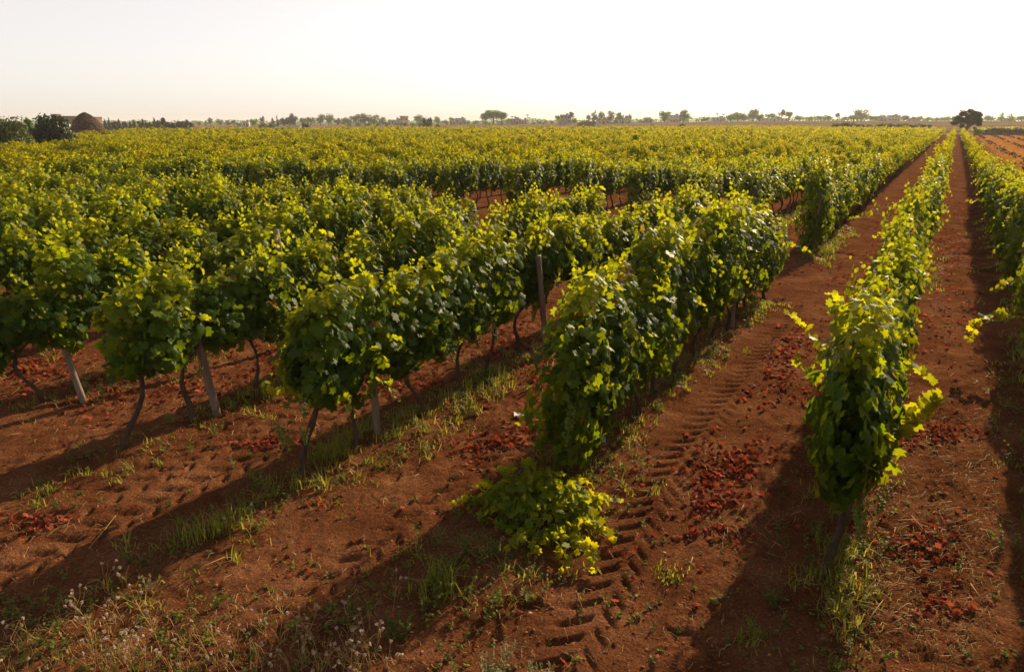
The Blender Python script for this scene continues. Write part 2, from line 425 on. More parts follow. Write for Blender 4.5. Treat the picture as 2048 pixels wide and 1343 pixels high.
M['ridge'] = leaf_mat("ridge_growth", (.06, .035, .014), (.10, .06, .022), (.17, .11, .03), (.08, .05, .01), (.22, .15, .03), tfac=.25, rough=.8, spec=.1)
M['flower'] = leaf_mat("dry_flower_head", (.42, .27, .17), (.52, .36, .25), (.62, .48, .36), (.5, .4, .3), (.7, .6, .5), tfac=.35, rough=.8, spec=.1)
M['litter'] = leaf_mat("fallen_red_leaf", (.10, .035, .020), (.32, .05, .03), (.50, .13, .07), (.20, .03, .01), (.62, .14, .05), tfac=.3, rough=.75, spec=.12, rare=(.55, .16, .04))
M['clod'] = simple_mat("soil_clod", (.16, .058, .024), (.32, .13, .055), 9, 1., .4, 30, spec=.1)
M['stone'] = simple_mat("pale_stone", (.35, .24, .17), (.52, .40, .31), 14, .9, .4)
M['paper'] = simple_mat("white_paper", (.70, .66, .62), (.8, .77, .72), 14, .8, .2)
M['treeA'] = leaf_mat("tree_leaf_green", (.045, .10, .022), (.07, .14, .03), (.14, .22, .04), (.14, .28, .02), (.34, .50, .05), tfac=.38, rough=.55, spec=.3)
M['treeB'] = leaf_mat("tree_leaf_dark", (.018, .034, .014), (.026, .045, .016), (.045, .065, .02), (.03, .05, .01), (.06, .08, .015), tfac=.18, rough=.6, spec=.25)
M['treeC'] = leaf_mat("tree_leaf_olive", (.065, .095, .022), (.10, .13, .03), (.19, .20, .04), (.10, .12, .02), (.26, .25, .06), tfac=.25, rough=.55, spec=.3)
M['treebark'] = simple_mat("tree_bark", (.07, .05, .035), (.15, .11, .08), 4, .95, .5)
M['fig'] = leaf_mat("fig_leaf", (.025, .042, .015), (.035, .06, .018), (.08, .09, .02), (.05, .08, .01), (.17, .17, .02), tfac=.25, rough=.4, spec=.5)
for nm, c in dict(plaster=(.62, .52, .42), white=(.72, .68, .62), tan=(.36, .26, .17), grey=(.36, .33, .30), pink=(.58, .42, .32), glasshouse=(.55, .60, .60)).items():
    M[nm] = simple_mat("wall_" + nm, tuple(v * .86 for v in c), c, .8, .9, .15, 6)
M['dark'] = simple_mat("window_dark", (.05, .045, .04), (.08, .07, .06), 5, .35, 0)
M['roof'] = simple_mat("flat_roof", (.30, .22, .17), (.38, .28, .22), 3, .9, .1)
def stone_mat(name, c1, c2, c3, sc):
    m, nt, out = newmat(name); L = nt.links.new
    tc = N(nt, "ShaderNodeTexCoord"); vo = N(nt, "ShaderNodeTexVoronoi"); vo.inputs["Scale"].default_value = sc; L(tc.outputs["Object"], vo.inputs[0])
    sp = N(nt, "ShaderNodeSeparateColor"); L(vo.outputs["Color"], sp.inputs[0])
    r = ramp(nt, [(0, c1), (.5, c2), (1, c3)]); L(sp.outputs[0], r.inputs[0])
    p = N(nt, "ShaderNodeBsdfPrincipled"); p.inputs["Roughness"].default_value = .95; p.inputs["Specular IOR Level"].default_value = .15; L(r.outputs[0], p.inputs["Base Color"])
    b = N(nt, "ShaderNodeBump"); b.inputs["Strength"].default_value = .9; b.inputs["Distance"].default_value = .12; b.invert = True
    L(vo.outputs["Distance"], b.inputs["Height"]); L(b.outputs[0], p.inputs["Normal"]); L(p.outputs[0], out.inputs[0]); return m
M['drystone'] = stone_mat("dry_stone", (.05, .028, .02), (.085, .046, .032), (.125, .07, .048), 3.2)
M['drywall'] = stone_mat("old_wall_stone", (.08, .05, .035), (.13, .08, .055), (.18, .12, .08), 2.5)

def soil_material():
    m, nt, out = newmat("red_soil"); L = nt.links.new
    tc = N(nt, "ShaderNodeTexCoord"); P = tc.outputs["Object"]
    at = N(nt, "ShaderNodeAttribute", attribute_name="lc"); sep = N(nt, "ShaderNodeSeparateColor"); L(at.outputs["Color"], sep.inputs[0])
    n1 = N(nt, "ShaderNodeTexNoise"); n1.inputs["Scale"].default_value = 1.3; n1.inputs["Detail"].default_value = 8; n1.inputs["Roughness"].default_value = .65; L(P, n1.inputs[0])
    r1 = ramp(nt, [(.30, (.115, .040, .017)), (.5, (.19, .071, .031)), (.72, (.31, .135, .066))]); L(n1.outputs[0], r1.inputs[0])
    # fine crumbs and pale grit
    n2 = N(nt, "ShaderNodeTexNoise"); n2.inputs["Scale"].default_value = 55; n2.inputs["Detail"].default_value = 4; L(P, n2.inputs[0])
    r2 = ramp(nt, [(.3, (.55, .52, .5)), (.55, (1, 1, 1)), (.75, (1.5, 1.45, 1.35))]); L(n2.outputs[0], r2.inputs[0])
    mu = N(nt, "ShaderNodeMix", data_type='RGBA', blend_type='MULTIPLY'); mu.inputs[0].default_value = 1; L(r1.outputs[0], mu.inputs[6]); L(r2.outputs[0], mu.inputs[7])
    vo = N(nt, "ShaderNodeTexVoronoi"); vo.inputs["Scale"].default_value = 26; L(P, vo.inputs[0])
    vs = N(nt, "ShaderNodeSeparateColor"); L(vo.outputs["Color"], vs.inputs[0])
    g1 = ramp(nt, [(.0, (1, 1, 1)), (.13, (1, 1, 1)), (.19, (0, 0, 0))]); L(vo.outputs["Distance"], g1.inputs[0])
    g2 = ramp(nt, [(.0, (0, 0, 0)), (.86, (0, 0, 0)), (.9, (1, 1, 1))]); L(vs.outputs[0], g2.inputs[0])
    gm = N(nt, "ShaderNodeMath", operation='MULTIPLY'); L(g1.outputs[0], gm.inputs[0]); L(g2.outputs[0], gm.inputs[1])
    gx = N(nt, "ShaderNodeMix", data_type='RGBA'); L(gm.outputs[0], gx.inputs[0]); L(mu.outputs[2], gx.inputs[6]); gx.inputs[7].default_value = (.42, .26, .17, 1)
    # ploughed open field (r)
    n3 = N(nt, "ShaderNodeTexNoise"); n3.inputs["Scale"].default_value = .7; n3.inputs["Detail"].default_value = 7; L(P, n3.inputs[0])
    r3 = ramp(nt, [(.3, (.24, .085, .02)), (.6, (.56, .235, .06))]); L(n3.outputs[0], r3.inputs[0])
    m1 = N(nt, "ShaderNodeMix", data_type='RGBA'); L(sep.outputs[0], m1.inputs[0]); L(gx.outputs[2], m1.inputs[6]); L(r3.outputs[0], m1.inputs[7])
    # far dry plain (g)
    mp = N(nt, "ShaderNodeMapping"); mp.inputs["Rotation"].default_value = (0, 0, .12); mp.inputs["Scale"].default_value = (.006, .035, .02); L(P, mp.inputs[0])
    n4 = N(nt, "ShaderNodeTexNoise"); n4.inputs["Scale"].default_value = 1; n4.inputs["Detail"].default_value = 5; L(mp.outputs[0], n4.inputs[0])
    r4 = ramp(nt, [(.32, (.12, .09, .05)), (.45, (.20, .13, .075)), (.55, (.28, .17, .10)), (.7, (.18, .14, .07))]); L(n4.outputs[0], r4.inputs[0])
    m2 = N(nt, "ShaderNodeMix", data_type='RGBA'); L(sep.outputs[1], m2.inputs[0]); L(m1.outputs[2], m2.inputs[6]); L(r4.outputs[0], m2.inputs[7])
    p = N(nt, "ShaderNodeBsdfPrincipled"); p.inputs["Roughness"].default_value = 1.0; p.inputs["Specular IOR Level"].default_value = 0.0; L(m2.outputs[2], p.inputs["Base Color"])
    b1 = N(nt, "ShaderNodeTexNoise"); b1.inputs["Scale"].default_value = 22; b1.inputs["Detail"].default_value = 9; b1.inputs["Roughness"].default_value = .7; L(P, b1.inputs[0])
    bp = N(nt, "ShaderNodeBump"); bp.inputs["Strength"].default_value = 1.0; bp.inputs["Distance"].default_value = .035; L(b1.outputs[0], bp.inputs["Height"])
    L(bp.outputs[0], p.inputs["Normal"]); L(p.outputs[0], out.inputs[0]); return m
M['soil'] = soil_material()

# ------------------------------------------------------------------ the ground sheet (fine near the camera, reaching the horizon)
def make_ground():
    rr = [0.6]
    while rr[-1] < 3000:
        r = rr[-1]; k = .05 if r < 2.4 else (.0046 if r < 16 else (.010 if r < 60 else (.025 if r < 300 else .06)))
        rr.append(r * (1 + k))
    rr = np.array(rr)
    az = np.r_[np.arange(-46, 46, .19), np.arange(46, 314, 4.0)]; az = np.radians(az)
    Rg, Az = np.meshgrid(rr, az, indexing='ij'); X = Rg * np.sin(Az); Y = Rg * np.cos(Az)
    Z = ground_h(X, Y)
    a = X * DIR[0] + Y * DIR[1]; p = X * NRM[0] + Y * NRM[1]
    nr, na = X.shape
    V = np.stack([X, Y, Z], -1).reshape(-1, 3)
    i, j = np.meshgrid(np.arange(nr - 1), np.arange(na), indexing='ij'); i = i.ravel(); j = j.ravel(); j2 = (j + 1) % na
    A, B, C_, D = i * na + j, i * na + j2, (i + 1) * na + j2, (i + 1) * na + j
    F = np.concatenate([np.stack([A, D, C_], -1), np.stack([A, C_, B], -1)])
    V = np.vstack([V, [[0, 0, 0]]]); c = len(V) - 1
    F = np.vstack([F, np.stack([np.full(na, c), np.arange(na), (np.arange(na) + 1) % na], -1)])
    col = np.zeros((len(V), 4)); col[:, 3] = 1
    ed = .5 * (fbm(X / 3, Y / 3, 7, 2) - .4)
    zd = Y * CP + .98
    col[:-1, 0] = (sstep(3.6, 4.8, p + ed) * (1 - sstep(189, 193, zd))).ravel()
    far = sstep(190, 196, zd + 2 * ed)
    col[:-1, 1] = far.ravel()
    mb = MB(); mb.add(V, F, col)
    g = mb.build("ground", M['soil']); tag(g, kind="structure")
make_ground()

# ------------------------------------------------------------------ vines
def zdepth(x, y, h=0): return y * CP + (CAM_H - h) * SP
def pxof(x, y, h=1.0):
    z = zdepth(x, y, h); return 1024 + FPX * x / np.maximum(z, .1)

ZMAX_PX = [(-400, 50), (0, 74), (90, 80), (140, 98), (225, 118), (250, 175), (500, 185), (1000, 210), (1500, 250), (1700, 222), (1880, 200), (2048, 196), (2600, 190)]
def row_end1(k): return {0: 13.6, 1: 14.6, 2: 14.7, 3: 17.6, 4: 15.4, 5: 13.6}.get(k, 14.6 if k < 10 else 13.0)
def row_start2(k):
    return float(np.interp(-ROWP[k], [-2, .4, 2.8, 5, 11, 16, 26, 60], [16.8, 18.0, 20.2, 22.4, 24.6, 22.0, 17.5, 15.0]))

SPACING = .86
vines = []          # (x, y, depth, row, block, index, along)
for k, p in enumerate(ROWP):
    if -53.2 < p < -49.0: continue
    rg = np.random.default_rng(1000 + k)
    segs = [(START1.get(k, 0.5 if k < 9 else -6), row_end1(k), 1), (row_start2(k), 320, 2)]
    for s0, s1, blk in segs:
        a = s0; idx = 0
        while a < s1:
            idx += 1
            aj = a + (rg.normal(0, .06) if idx > 1 else 0); pj = p + rg.normal(0, .05)
            x, y = ap(aj, pj); z = zdepth(x, y)
            if z > 1.0:
                px = pxof(x, y)
                if -560 < px < (2330 if k else 4500) and z < np.interp(px, [q[0] for q in ZMAX_PX], [q[1] for q in ZMAX_PX]):
                    vines.append((x, y, z, k, blk, idx, aj))
            a += SPACING * rg.uniform(.93, 1.07)
vines.sort(key=lambda v: v[2])
near_v = []; rest_v = []
for v in vines:
    px = pxof(v[0], v[1], 1.2)
    if len(near_v) < 298 and (-120 < px < 2130 or (v[3] == 0 and v[2] < 10)): near_v.append(v)
    else: rest_v.append(v)
print("vines", len(vines), "near", len(near_v), "to", near_v[-1][2])

ORD = ["", "first", "second", "third", "fourth", "fifth", "sixth", "seventh", "eighth", "ninth", "tenth", "eleventh", "twelfth", "thirteenth", "fourteenth", "fifteenth", "sixteenth", "seventeenth", "eighteenth", "nineteenth", "twentieth",
       "twenty-first", "twenty-second", "twenty-third", "twenty-fourth", "twenty-fifth", "twenty-sixth", "twenty-seventh", "twenty-eighth", "twenty-ninth", "thirtieth"]
def ordn(n): return ORD[n] if n < len(ORD) else "number %d" % n
def rowname(k):
    return "the rightmost row" if k == 0 else "the %s row from the right" % ordn(k + 1)

special_canopy = {}
def sp(k, idx, **kw): special_canopy[(k, 1, idx)] = kw
sp(1, 1, under=.30, tap=.30, n=1600, L=.85, w=.22, zlo=.62, zhi=1.96, shoots=9, side=1, size=.092)
sp(1, 2, tap=.3, n=1300, L=1.0, w=.22, zlo=.56, zhi=1.92, shoots=8, side=1)
sp(2, 1, under=.05, n=1600, L=.95, w=.28, zlo=.04, zhi=1.76, shoots=7, side=3)
sp(2, 2, n=1400, L=1.0, w=.29, zlo=.36, zhi=1.82, shoots=7, side=3)
sp(3, 1, n=1000, L=.78, w=.30, zlo=.60, zhi=1.60, shoots=10, side=7)
sp(3, 2, n=1250, L=1.0, w=.31, zlo=.66, zhi=1.78, shoots=7, side=3)
sp(4, 1, n=1000, L=.78, w=.32, zlo=.76, zhi=1.66, shoots=10, side=6)
sp(0, 80, n=1050, L=1.0, w=.34, zlo=.5, zhi=1.6, shoots=8, side=6)

protos = {}
def proto_mesh(kind, i):
    key = (kind, i)
    if key not in protos:
        seed = 50 + i * 17 + {'std': 0, 'low': 500, 'head': 900}[kind]
        rg = np.random.default_rng(seed)
        if kind == 'std': mb = canopy(seed, n=1050, w=rg.uniform(.21, .28), zlo=rg.uniform(.64, .80), zhi=rg.uniform(1.58, 1.88), L=rg.uniform(.9, 1.08), shoots=int(rg.integers(6, 11)), side=int(rg.integers(0, 3)))
        elif kind == 'head': mb = canopy(seed, n=1500, w=.34, zlo=.16, zhi=1.98, L=1.05, shoots=8, side=4)
        else: mb = canopy(seed, n=1200, w=rg.uniform(.23, .30), zlo=rg.uniform(.34, .52), zhi=rg.uniform(1.70, 1.92), L=rg.uniform(.95, 1.1), shoots=int(rg.integers(6, 10)), side=int(rg.integers(0, 3)))
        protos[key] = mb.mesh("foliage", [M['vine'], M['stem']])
    return protos[key]
trunk_meshes = [trunk_mb(900 + i, h=.80, lean=random.uniform(-.22, .22), r=random.uniform(.021, .029)).mesh("trunk", [M['bark']]) for i in range(8)]
end_trunks = [trunk_mb(950 + i, h=.84, lean=.42, r=.030).mesh("trunk", [M['bark']]) for i in range(3)]
grape_meshes = [grapes_mb(70 + i, random.uniform(.13, .2)).mesh("grape_cluster", [M['grape']]) for i in range(3)]

vine_roots = {}
rv = np.random.default_rng(5)
for (x, y, z, k, blk, idx, a) in near_v:
    zg = gh(x, y)
    endw = idx == 1 and blk == 1 and k in (1, 2, 3, 4, 5)
    if blk == 1 and k <= 5: where = "%s from near end of %s" % (ordn(idx), rowname(k))
    elif blk == 1: where = "%s in near stretch of %s" % (ordn(idx), rowname(k))
    else: where = "%s past the gap in %s" % (ordn(idx), rowname(k))
    lab = "leafy grapevine, " + where
    root = empty("grapevine", (x, y, zg), lab, "grapevine", "grapevines trained in long rows", rz=ROW_ROT + (math.pi if rv.random() < .5 else 0))
    key = (k, blk, idx)
    vine_roots[key] = root
    if key in special_canopy:
        root.rotation_euler[2] = ROW_ROT
        me = canopy(3000 + k * 31 + idx, **special_canopy[key]).mesh("foliage", [M['vine'], M['stem']])
        sc = 1
    else:
        low = k in (0, 1, 2) or (blk == 2 and idx <= 1)
        head = blk == 2 and idx == 1
        me = proto_mesh('head' if head else 'low' if low else 'std', int(rv.integers(0, 4 if head else 9)))
        sc = rv.uniform(.85, 1.13)
    fo = bpy.data.objects.new("foliage", me); COL.objects.link(fo); fo.parent = root
    fo.scale = (rv.uniform(.95, 1.1), rv.uniform(.9, 1.15) * (.95 if k == 0 else .9 if k == 1 else 1), sc)
    tr = bpy.data.objects.new("trunk", trunk_meshes[int(rv.integers(0, 8))]); COL.objects.link(tr); tr.parent = root
    tr.scale = (1, 1, rv.uniform(.92, 1.08)); tr.rotation_euler = (0, 0, rv.choice([0, math.pi]))
    if endw:
        tr.data = end_trunks[k % 3]; tr.rotation_euler = (0, 0, -root.rotation_euler[2] + ROW_ROT); tr.scale = (.85, .85, 1.0); fo.location = ({1: .10, 2: .20}.get(k, .52) * math.cos(ROW_ROT - root.rotation_euler[2]), 0, 0)
    ng = 2 if z < 14 else 0
    if key in ((1, 1, 1), (2, 1, 1), (3, 1, 1)): ng = 5
    for g in range(ng):
        go = bpy.data.objects.new("grape_cluster", grape_meshes[int(rv.integers(0, 3))]); COL.objects.link(go); go.parent = root
        # fruit hangs on the side that faces the camera
        lx = rv.uniform(-.3, .3); ly = rv.uniform(.16, .30)
        rzv = root.rotation_euler[2]; cam_side = -1 if math.sin(rzv) * (-x) + math.cos(rzv) * (-y) < 0 else 1
        if ng == 5: lx = -abs(lx) - .08
        go.location = (lx, ly * cam_side, rv.uniform(.72, .95) if ng < 5 else rv.uniform(.62, .95)); go.scale = (1.15,) * 3

# end vines that the photograph tells apart
for key, lab in {
    (1, 1, 1): "end grapevine between the bare lanes, with a long leafy shoot reaching right",
    (2, 1, 1): "bushy end grapevine trailing almost to the ground above the low sprawling bush",
    (3, 1, 1): "end grapevine with pale grape bunches over its crooked trunk, left of centre",
    (4, 1, 1): "end grapevine on a twisted trunk beside the leaning pale wooden post",
    (5, 1, 1): "end grapevine at the left edge beside the thin leaning post"}.items():
    if key in vine_roots: vine_roots[key]["label"] = lab

def world_shoot(key, pts, **kw):
    root = vine_roots.get(key)
    if root is None: return
    rg = np.random.default_rng(abs(hash(str(pts[0]))) % 99991 if False else int(abs(pts[0][0] * 1000)) % 9999)
    mb = MB(); Mi = np.array((Matrix.Translation(root.location) @ Matrix.Rotation(root.rotation_euler[2], 4, 'Z')).inverted())
    P = np.array(pts) @ Mi[:3, :3].T + Mi[:3, 3]
    shoot(mb, GRAPE, P, rg, **kw)
    mb.build("long_shoot", [M['vine'], M['stem']], root)
def UP(l, z): return [unproj(a, b, z + (c[0] if (c := t[2:]) else 0)) for t in l for a, b in [t[:2]]]
world_shoot((1, 1, 1), UP([(1725, 900), (1760, 870), (1810, 845), (1850, 815), (1885, 792)], 5.9), size=.145, step=.024, age=.8, stem=.004, taper=.5)
world_shoot((1, 1, 1), UP([(1735, 880), (1765, 850), (1775, 900), (1760, 950)], 5.8), size=.14, step=.05, age=.35, stem=.004, taper=.8)
world_shoot((1, 1, 1), UP([(1680, 730), (1640, 690), (1605, 650), (1572, 622)], 6.5), size=.09, step=.035, age=.9, stem=.003)
world_shoot((1, 1, 1), UP([(1740, 780), (1765, 745), (1790, 705)], 6.3), size=.11, step=.04, age=.8, stem=.003)
world_shoot((1, 1, 1), UP([(1640, 760), (1610, 740), (1590, 715)], 6.3), size=.12, step=.045, age=.6, stem=.003)
world_shoot((3, 1, 1), UP([(640, 800), (600, 790), (560, 790), (528, 765)], 7.2), size=.11, step=.04, age=.75, stem=.003)
world_shoot((3, 1, 1), UP([(625, 780), (595, 790), (570, 815)], 7.1), size=.11, step=.04, age=.6, stem=.003)
k0 = min([kk for kk in vine_roots if kk[0] == 0 and kk[1] == 1], key=lambda q: abs(vine_roots[q].location[0] - unproj(2060, 640, 10.5)[0]), default=None)
if k0:
    world_shoot(k0, UP([(2060, 630), (2020, 625), (1985, 632), (1955, 640), (1935, 680)], 10.2), size=.12, step=.04, age=.8, stem=.003)
    world_shoot(k0, UP([(2050, 560), (2015, 565), (1985, 580)], 10.8), size=.11, step=.05, age=.8, stem=.003)
k2 = (2, 1, 11)
world_shoot(k2 if k2 in vine_roots else (2, 1, 10), UP([(1570, 485), (1600, 495), (1622, 505)], 15.2), size=.12, step=.06, age=.8, stem=.004)
for key, pts, z in [((2, 2, 2), [(1700, 440), (1740, 425), (1765, 410)], 20.5), ((1, 2, 1), [(1870, 420), (1885, 425), (1900, 415)], 17.5), ((0, 2, 1), [(1975, 400), (1950, 402), (1930, 405)], 21)]:
    world_shoot(key, UP(pts, z), size=.15, step=.07, age=.9, stem=.005)

# the remaining thousands of vines, one object
def stuff_vines():
    mb = MB()
    lods = []
    for (n, size, tm, ns) in ((520, .135, DIAM, 7), (210, .20, D2, 5), (80, .32, D2, 3)):
        tl = []
        for i in range(10):
            rg = np.random.default_rng(4000 + i)
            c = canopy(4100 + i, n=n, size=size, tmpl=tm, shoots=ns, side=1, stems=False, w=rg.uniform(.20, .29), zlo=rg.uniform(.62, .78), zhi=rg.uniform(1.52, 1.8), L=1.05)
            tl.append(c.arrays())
        lods.append(tl)
    rg = np.random.default_rng(77)
    X = np.array([v[0] for v in rest_v]); Y = np.array([v[1] for v in rest_v]); Zg = ground_h(X, Y)
    for i, v in enumerate(rest_v):
        lod = 0 if v[2] < 55 else (1 if v[2] < 105 else 2)
        o = lods[lod][int(rg.integers(0, 10))]
        ang = ROW_ROT + (math.pi if rg.random() < .5 else 0); c, s = math.cos(ang), math.sin(ang)
        hs = rg.uniform(.77, 1.11) * (1 + .18 * (rg.random() < .07)); ws = rg.uniform(.9, 1.2) * (.9 if v[3] == 0 else .95 if v[3] == 1 else 1)
        if v[3] == 0: hs *= .93
        T = np.eye(4); T[:3, :3] = np.array([[c, -s * ws, 0], [s, c * ws, 0], [0, 0, hs]]); T[:3, 3] = (v[0], v[1], Zg[i])
        V, F, C, Mi = o
        C = C.copy(); C[:, 1] = np.clip(C[:, 1] + rg.normal(0, .10), 0, 1)
        mb.addmb((V, F, C, Mi), T)
        if v[2] < 50:
            b = np.array([v[0], v[1], Zg[i]]); l = rg.normal(0, .06, 2)
            mb.add(*tube([b - [0, 0, .05], b + [l[0], l[1], .45], b + [l[0] * .3, 0, .95]], [.032, .024, .024], 4, cap=False), col=[.5, .5, .5, 1], mat=1)
    o = mb.build("grapevines", [M['vine_far'], M['bark']]); tag(o, "dense rows of sunlit green grapevines stretching to the far edge of the vineyard", "grapevines", kind="stuff")
stuff_vines()

# low bush sprawling at the foot of the third row
def low_bush():
    c = gp(1075, 1045); zg = gh(*c)
    root = empty("low_vine_bush", (c[0], c[1], zg), "low bush of yellow-green vine shoots sprawling on the soil before a row end", "bush")
    rg = np.random.default_rng(31); mb = MB()
    n = 520; th = rg.uniform(0, 6.28, n); rad = rg.random(n) ** .5 * rg.uniform(.8, 1.25, n)
    cx = .52 * rad * np.cos(th) * (1 + .2 * np.sin(3 * th)); cyy = .34 * rad * np.sin(th) * (1 + .2 * np.cos(4 * th))
    z = rg.random(n) * .34 * np.clip(1.15 - rad ** 2, .1, 1) + .03 + rg.random(n) * .05
    pos = np.stack([cx, cyy, z], -1) ; nor = np.stack([cx * 1.2, cyy * 1.2, .5 + 0 * z], -1) + rg.normal(0, .4, (n, 3)); tip = np.stack([cx, cyy, -.3 + 0 * z], -1) + rg.normal(0, .4, (n, 3))
    cc = lcol(n, rg, .58, .2); mb.add(*leaves(GRAPE, pos, nor, tip, rg.uniform(.035, .066, n), cc, rg=rg)[:2], col=np.repeat(cc, len(LV), 0))
    rt = np.array([c[0], c[1], zg])
    runs = [[(1070, 1040), (1010, 1020), (960, 1010), (900, 1004)], [(1060, 1020), (1000, 1000), (975, 985), (960, 968)], [(1100, 1030), (1180, 1010), (1240, 1000)],
            [(1090, 1060), (1150, 1085), (1180, 1110), (1192, 1142)], [(1090, 1070), (1080, 1100), (1060, 1115)], [(1110, 1040), (1180, 1050), (1225, 1075)],
            [(1070, 1030), (1060, 980), (1050, 935)], [(1040, 1030), (1020, 985), (1000, 955)], [(1080, 1060), (1120, 1090), (1130, 1140)], [(1050, 1040), (1000, 1050), (960, 1040)], [(1110, 1020), (1150, 985), (1190, 975)], [(1120, 1050), (1160, 1060), (1200, 1050)], [(1060, 1070), (1040, 1100), (1020, 1110)], [(1100, 1060), (1140, 1070), (1160, 1100)], [(1080, 1010), (1090, 970), (1110, 960)]]
    for i, r_ in enumerate(runs):
        pts = []
        for j, (a, b) in enumerate(r_):
            g = gp(a, b + 12); pts.append(np.array([g[0], g[1], gh(*g) + .05 + .10 * math.sin(j / (len(r_) - 1) * 3.1) + (.10 if i in (6, 7) else 0)]) - rt)
        shoot(mb, GRAPE, pts, rg, size=.075, step=.024, age=.9, stem=.0025, taper=.6)
    mb.build("foliage", [M['vine'], M['stem']], root)
low_bush()

# ------------------------------------------------------------------ posts
def post(foot, top_dir, length, label, r=.036, group="wooden vineyard posts"):
    x, y = foot; zg = gh(x, y)
    d = np.array(top_dir, float); d /= np.linalg.norm(d); mb = MB(); rg = np.random.default_rng(int(abs(x * 100)) + 3)
    ts = np.linspace(0, 1, 9); pts = [-.08 * d + d * (length + .08) * t + np.array([rg.normal(0, .003), rg.normal(0, .003), 0]) for t in ts]
    v, f = tube(pts, r * (1.12 - .2 * ts) * (1 + .05 * rg.normal(0, 1, 9)), 9); mb.add(v, f)
    o = mb.build("wooden_post", M['post']); o.location = (x, y, zg)
    return tag(o, label, "post", group)
def lean_from(fpx, tpx, zt):
    """direction from a foot pixel to an upper pixel at depth zt"""
    f = gp(*fpx); t = unproj(tpx[0], tpx[1], zt); return f, t - np.array([f[0], f[1], 0])
f, d = lean_from((436, 838), (382, 625), 8.1); post(f, d, 1.75, "thick pale wooden post leaning left among the vines left of centre", r=.045)
f, d = lean_from((168, 806), (112, 640), 9.1); post(f, d, 1.7, "thin wooden post leaning left near the left edge", r=.036)
f, d = lean_from((755, 878), (744, 740), 7.9); post(f, d, 1.6, "upright wooden post behind the crooked end trunk left of centre", r=.040)
f, d = lean_from((1094, 716), (1078, 540), 10.2); post(f, d, 1.55, "tall wooden post between the vine trunks at the centre of the photo", r=.045)
f, d = lean_from((1652, 990), (1660, 900), 6.3); post(f, d, 1.35, "short post half hidden under the end vine with the long shoot", r=.035)
f = gp(586, 690); post(f, (-.05, 0, 1), 1.86, "post top poking out of the leaves left of centre", r=.05)
for k in range(0, 9):
    j = 0
    for blk, s in ((1, START1.get(k, 1.0) + 6.2), (1, START1.get(k, 1.0) + 11.5), (2, row_start2(k) - .25)):
        if k == 3 and j == 0: j += 1; continue
        x, y = ap(s, ROWP[k] + .03)
        if blk == 1 and s > row_end1(k): continue
        if 0 < pxof(x, y) < 2090:
            w = ["in the near stretch", "close to the gap", "just past the gap"][j]
            post((x, y), (random.uniform(-.04, .04), random.uniform(-.04, .04), 1), 1.62, "wooden post %s of %s" % (w, rowname(k)))
        j += 1
# trellis wires of the nearest rows
for k in range(0, 6):
    mb = MB(); s0, s1 = START1[k], row_end1(k)
    for hgt in (.82, 1.3):
        pts = []
        for t in np.linspace(0, 1, 14):
            x, y = ap(s0 + (s1 - s0) * t, ROWP[k]); pts.append((x, y, gh(x, y) * .3 + hgt - .02 * math.sin(t * 20)))
        mb.add(*tube(pts, .0022, 4), mat=0)
    o = mb.build("trellis_wire", M['stone']); tag(o, "thin wires running through the leaves of " + rowname(k), "wire", "trellis wires")

# ------------------------------------------------------------------ ground vegetation
def blades(n, P, h, w, rg, lean=.5, age=.3, asp=.25, mb=None, mat=0):
    """n curved blades rooted at points P (n,3)"""
    th = rg.uniform(0, 6.28, n); d = np.stack([np.cos(th), np.sin(th), 0 * th], -1); sidev = np.stack([-np.sin(th), np.cos(th), 0 * th], -1)
    h = h * rg.uniform(.5, 1.25, n); l = lean * rg.uniform(.1, 1.3, n) * h; w = w * rg.uniform(.7, 1.3, n)
    up = np.array([0, 0, 1.])
    c0 = P; c1 = P + up * (h * .55)[:, None] + d * (l * .3)[:, None]; c2 = P + up * h[:, None] * (1 - .25 * np.clip(l / h, 0, 1))[:, None] + d * l[:, None]
    V = np.stack([c0 - sidev * w[:, None] / 2, c0 + sidev * w[:, None] / 2, c1 - sidev * w[:, None] * .4, c1 + sidev * w[:, None] * .4, c2], 1)
    F = np.array([(0, 1, 3), (0, 3, 2), (2, 3, 4)]); Fa = (F[None] + (np.arange(n) * 5)[:, None, None]).reshape(-1, 3)
    c = lcol(n, rg, age, asp); mb.add(V.reshape(-1, 3), Fa, np.repeat(c, 5, 0), mat)

def onground(xy):
    return np.c_[xy, ground_h(xy[:, 0], xy[:, 1])]

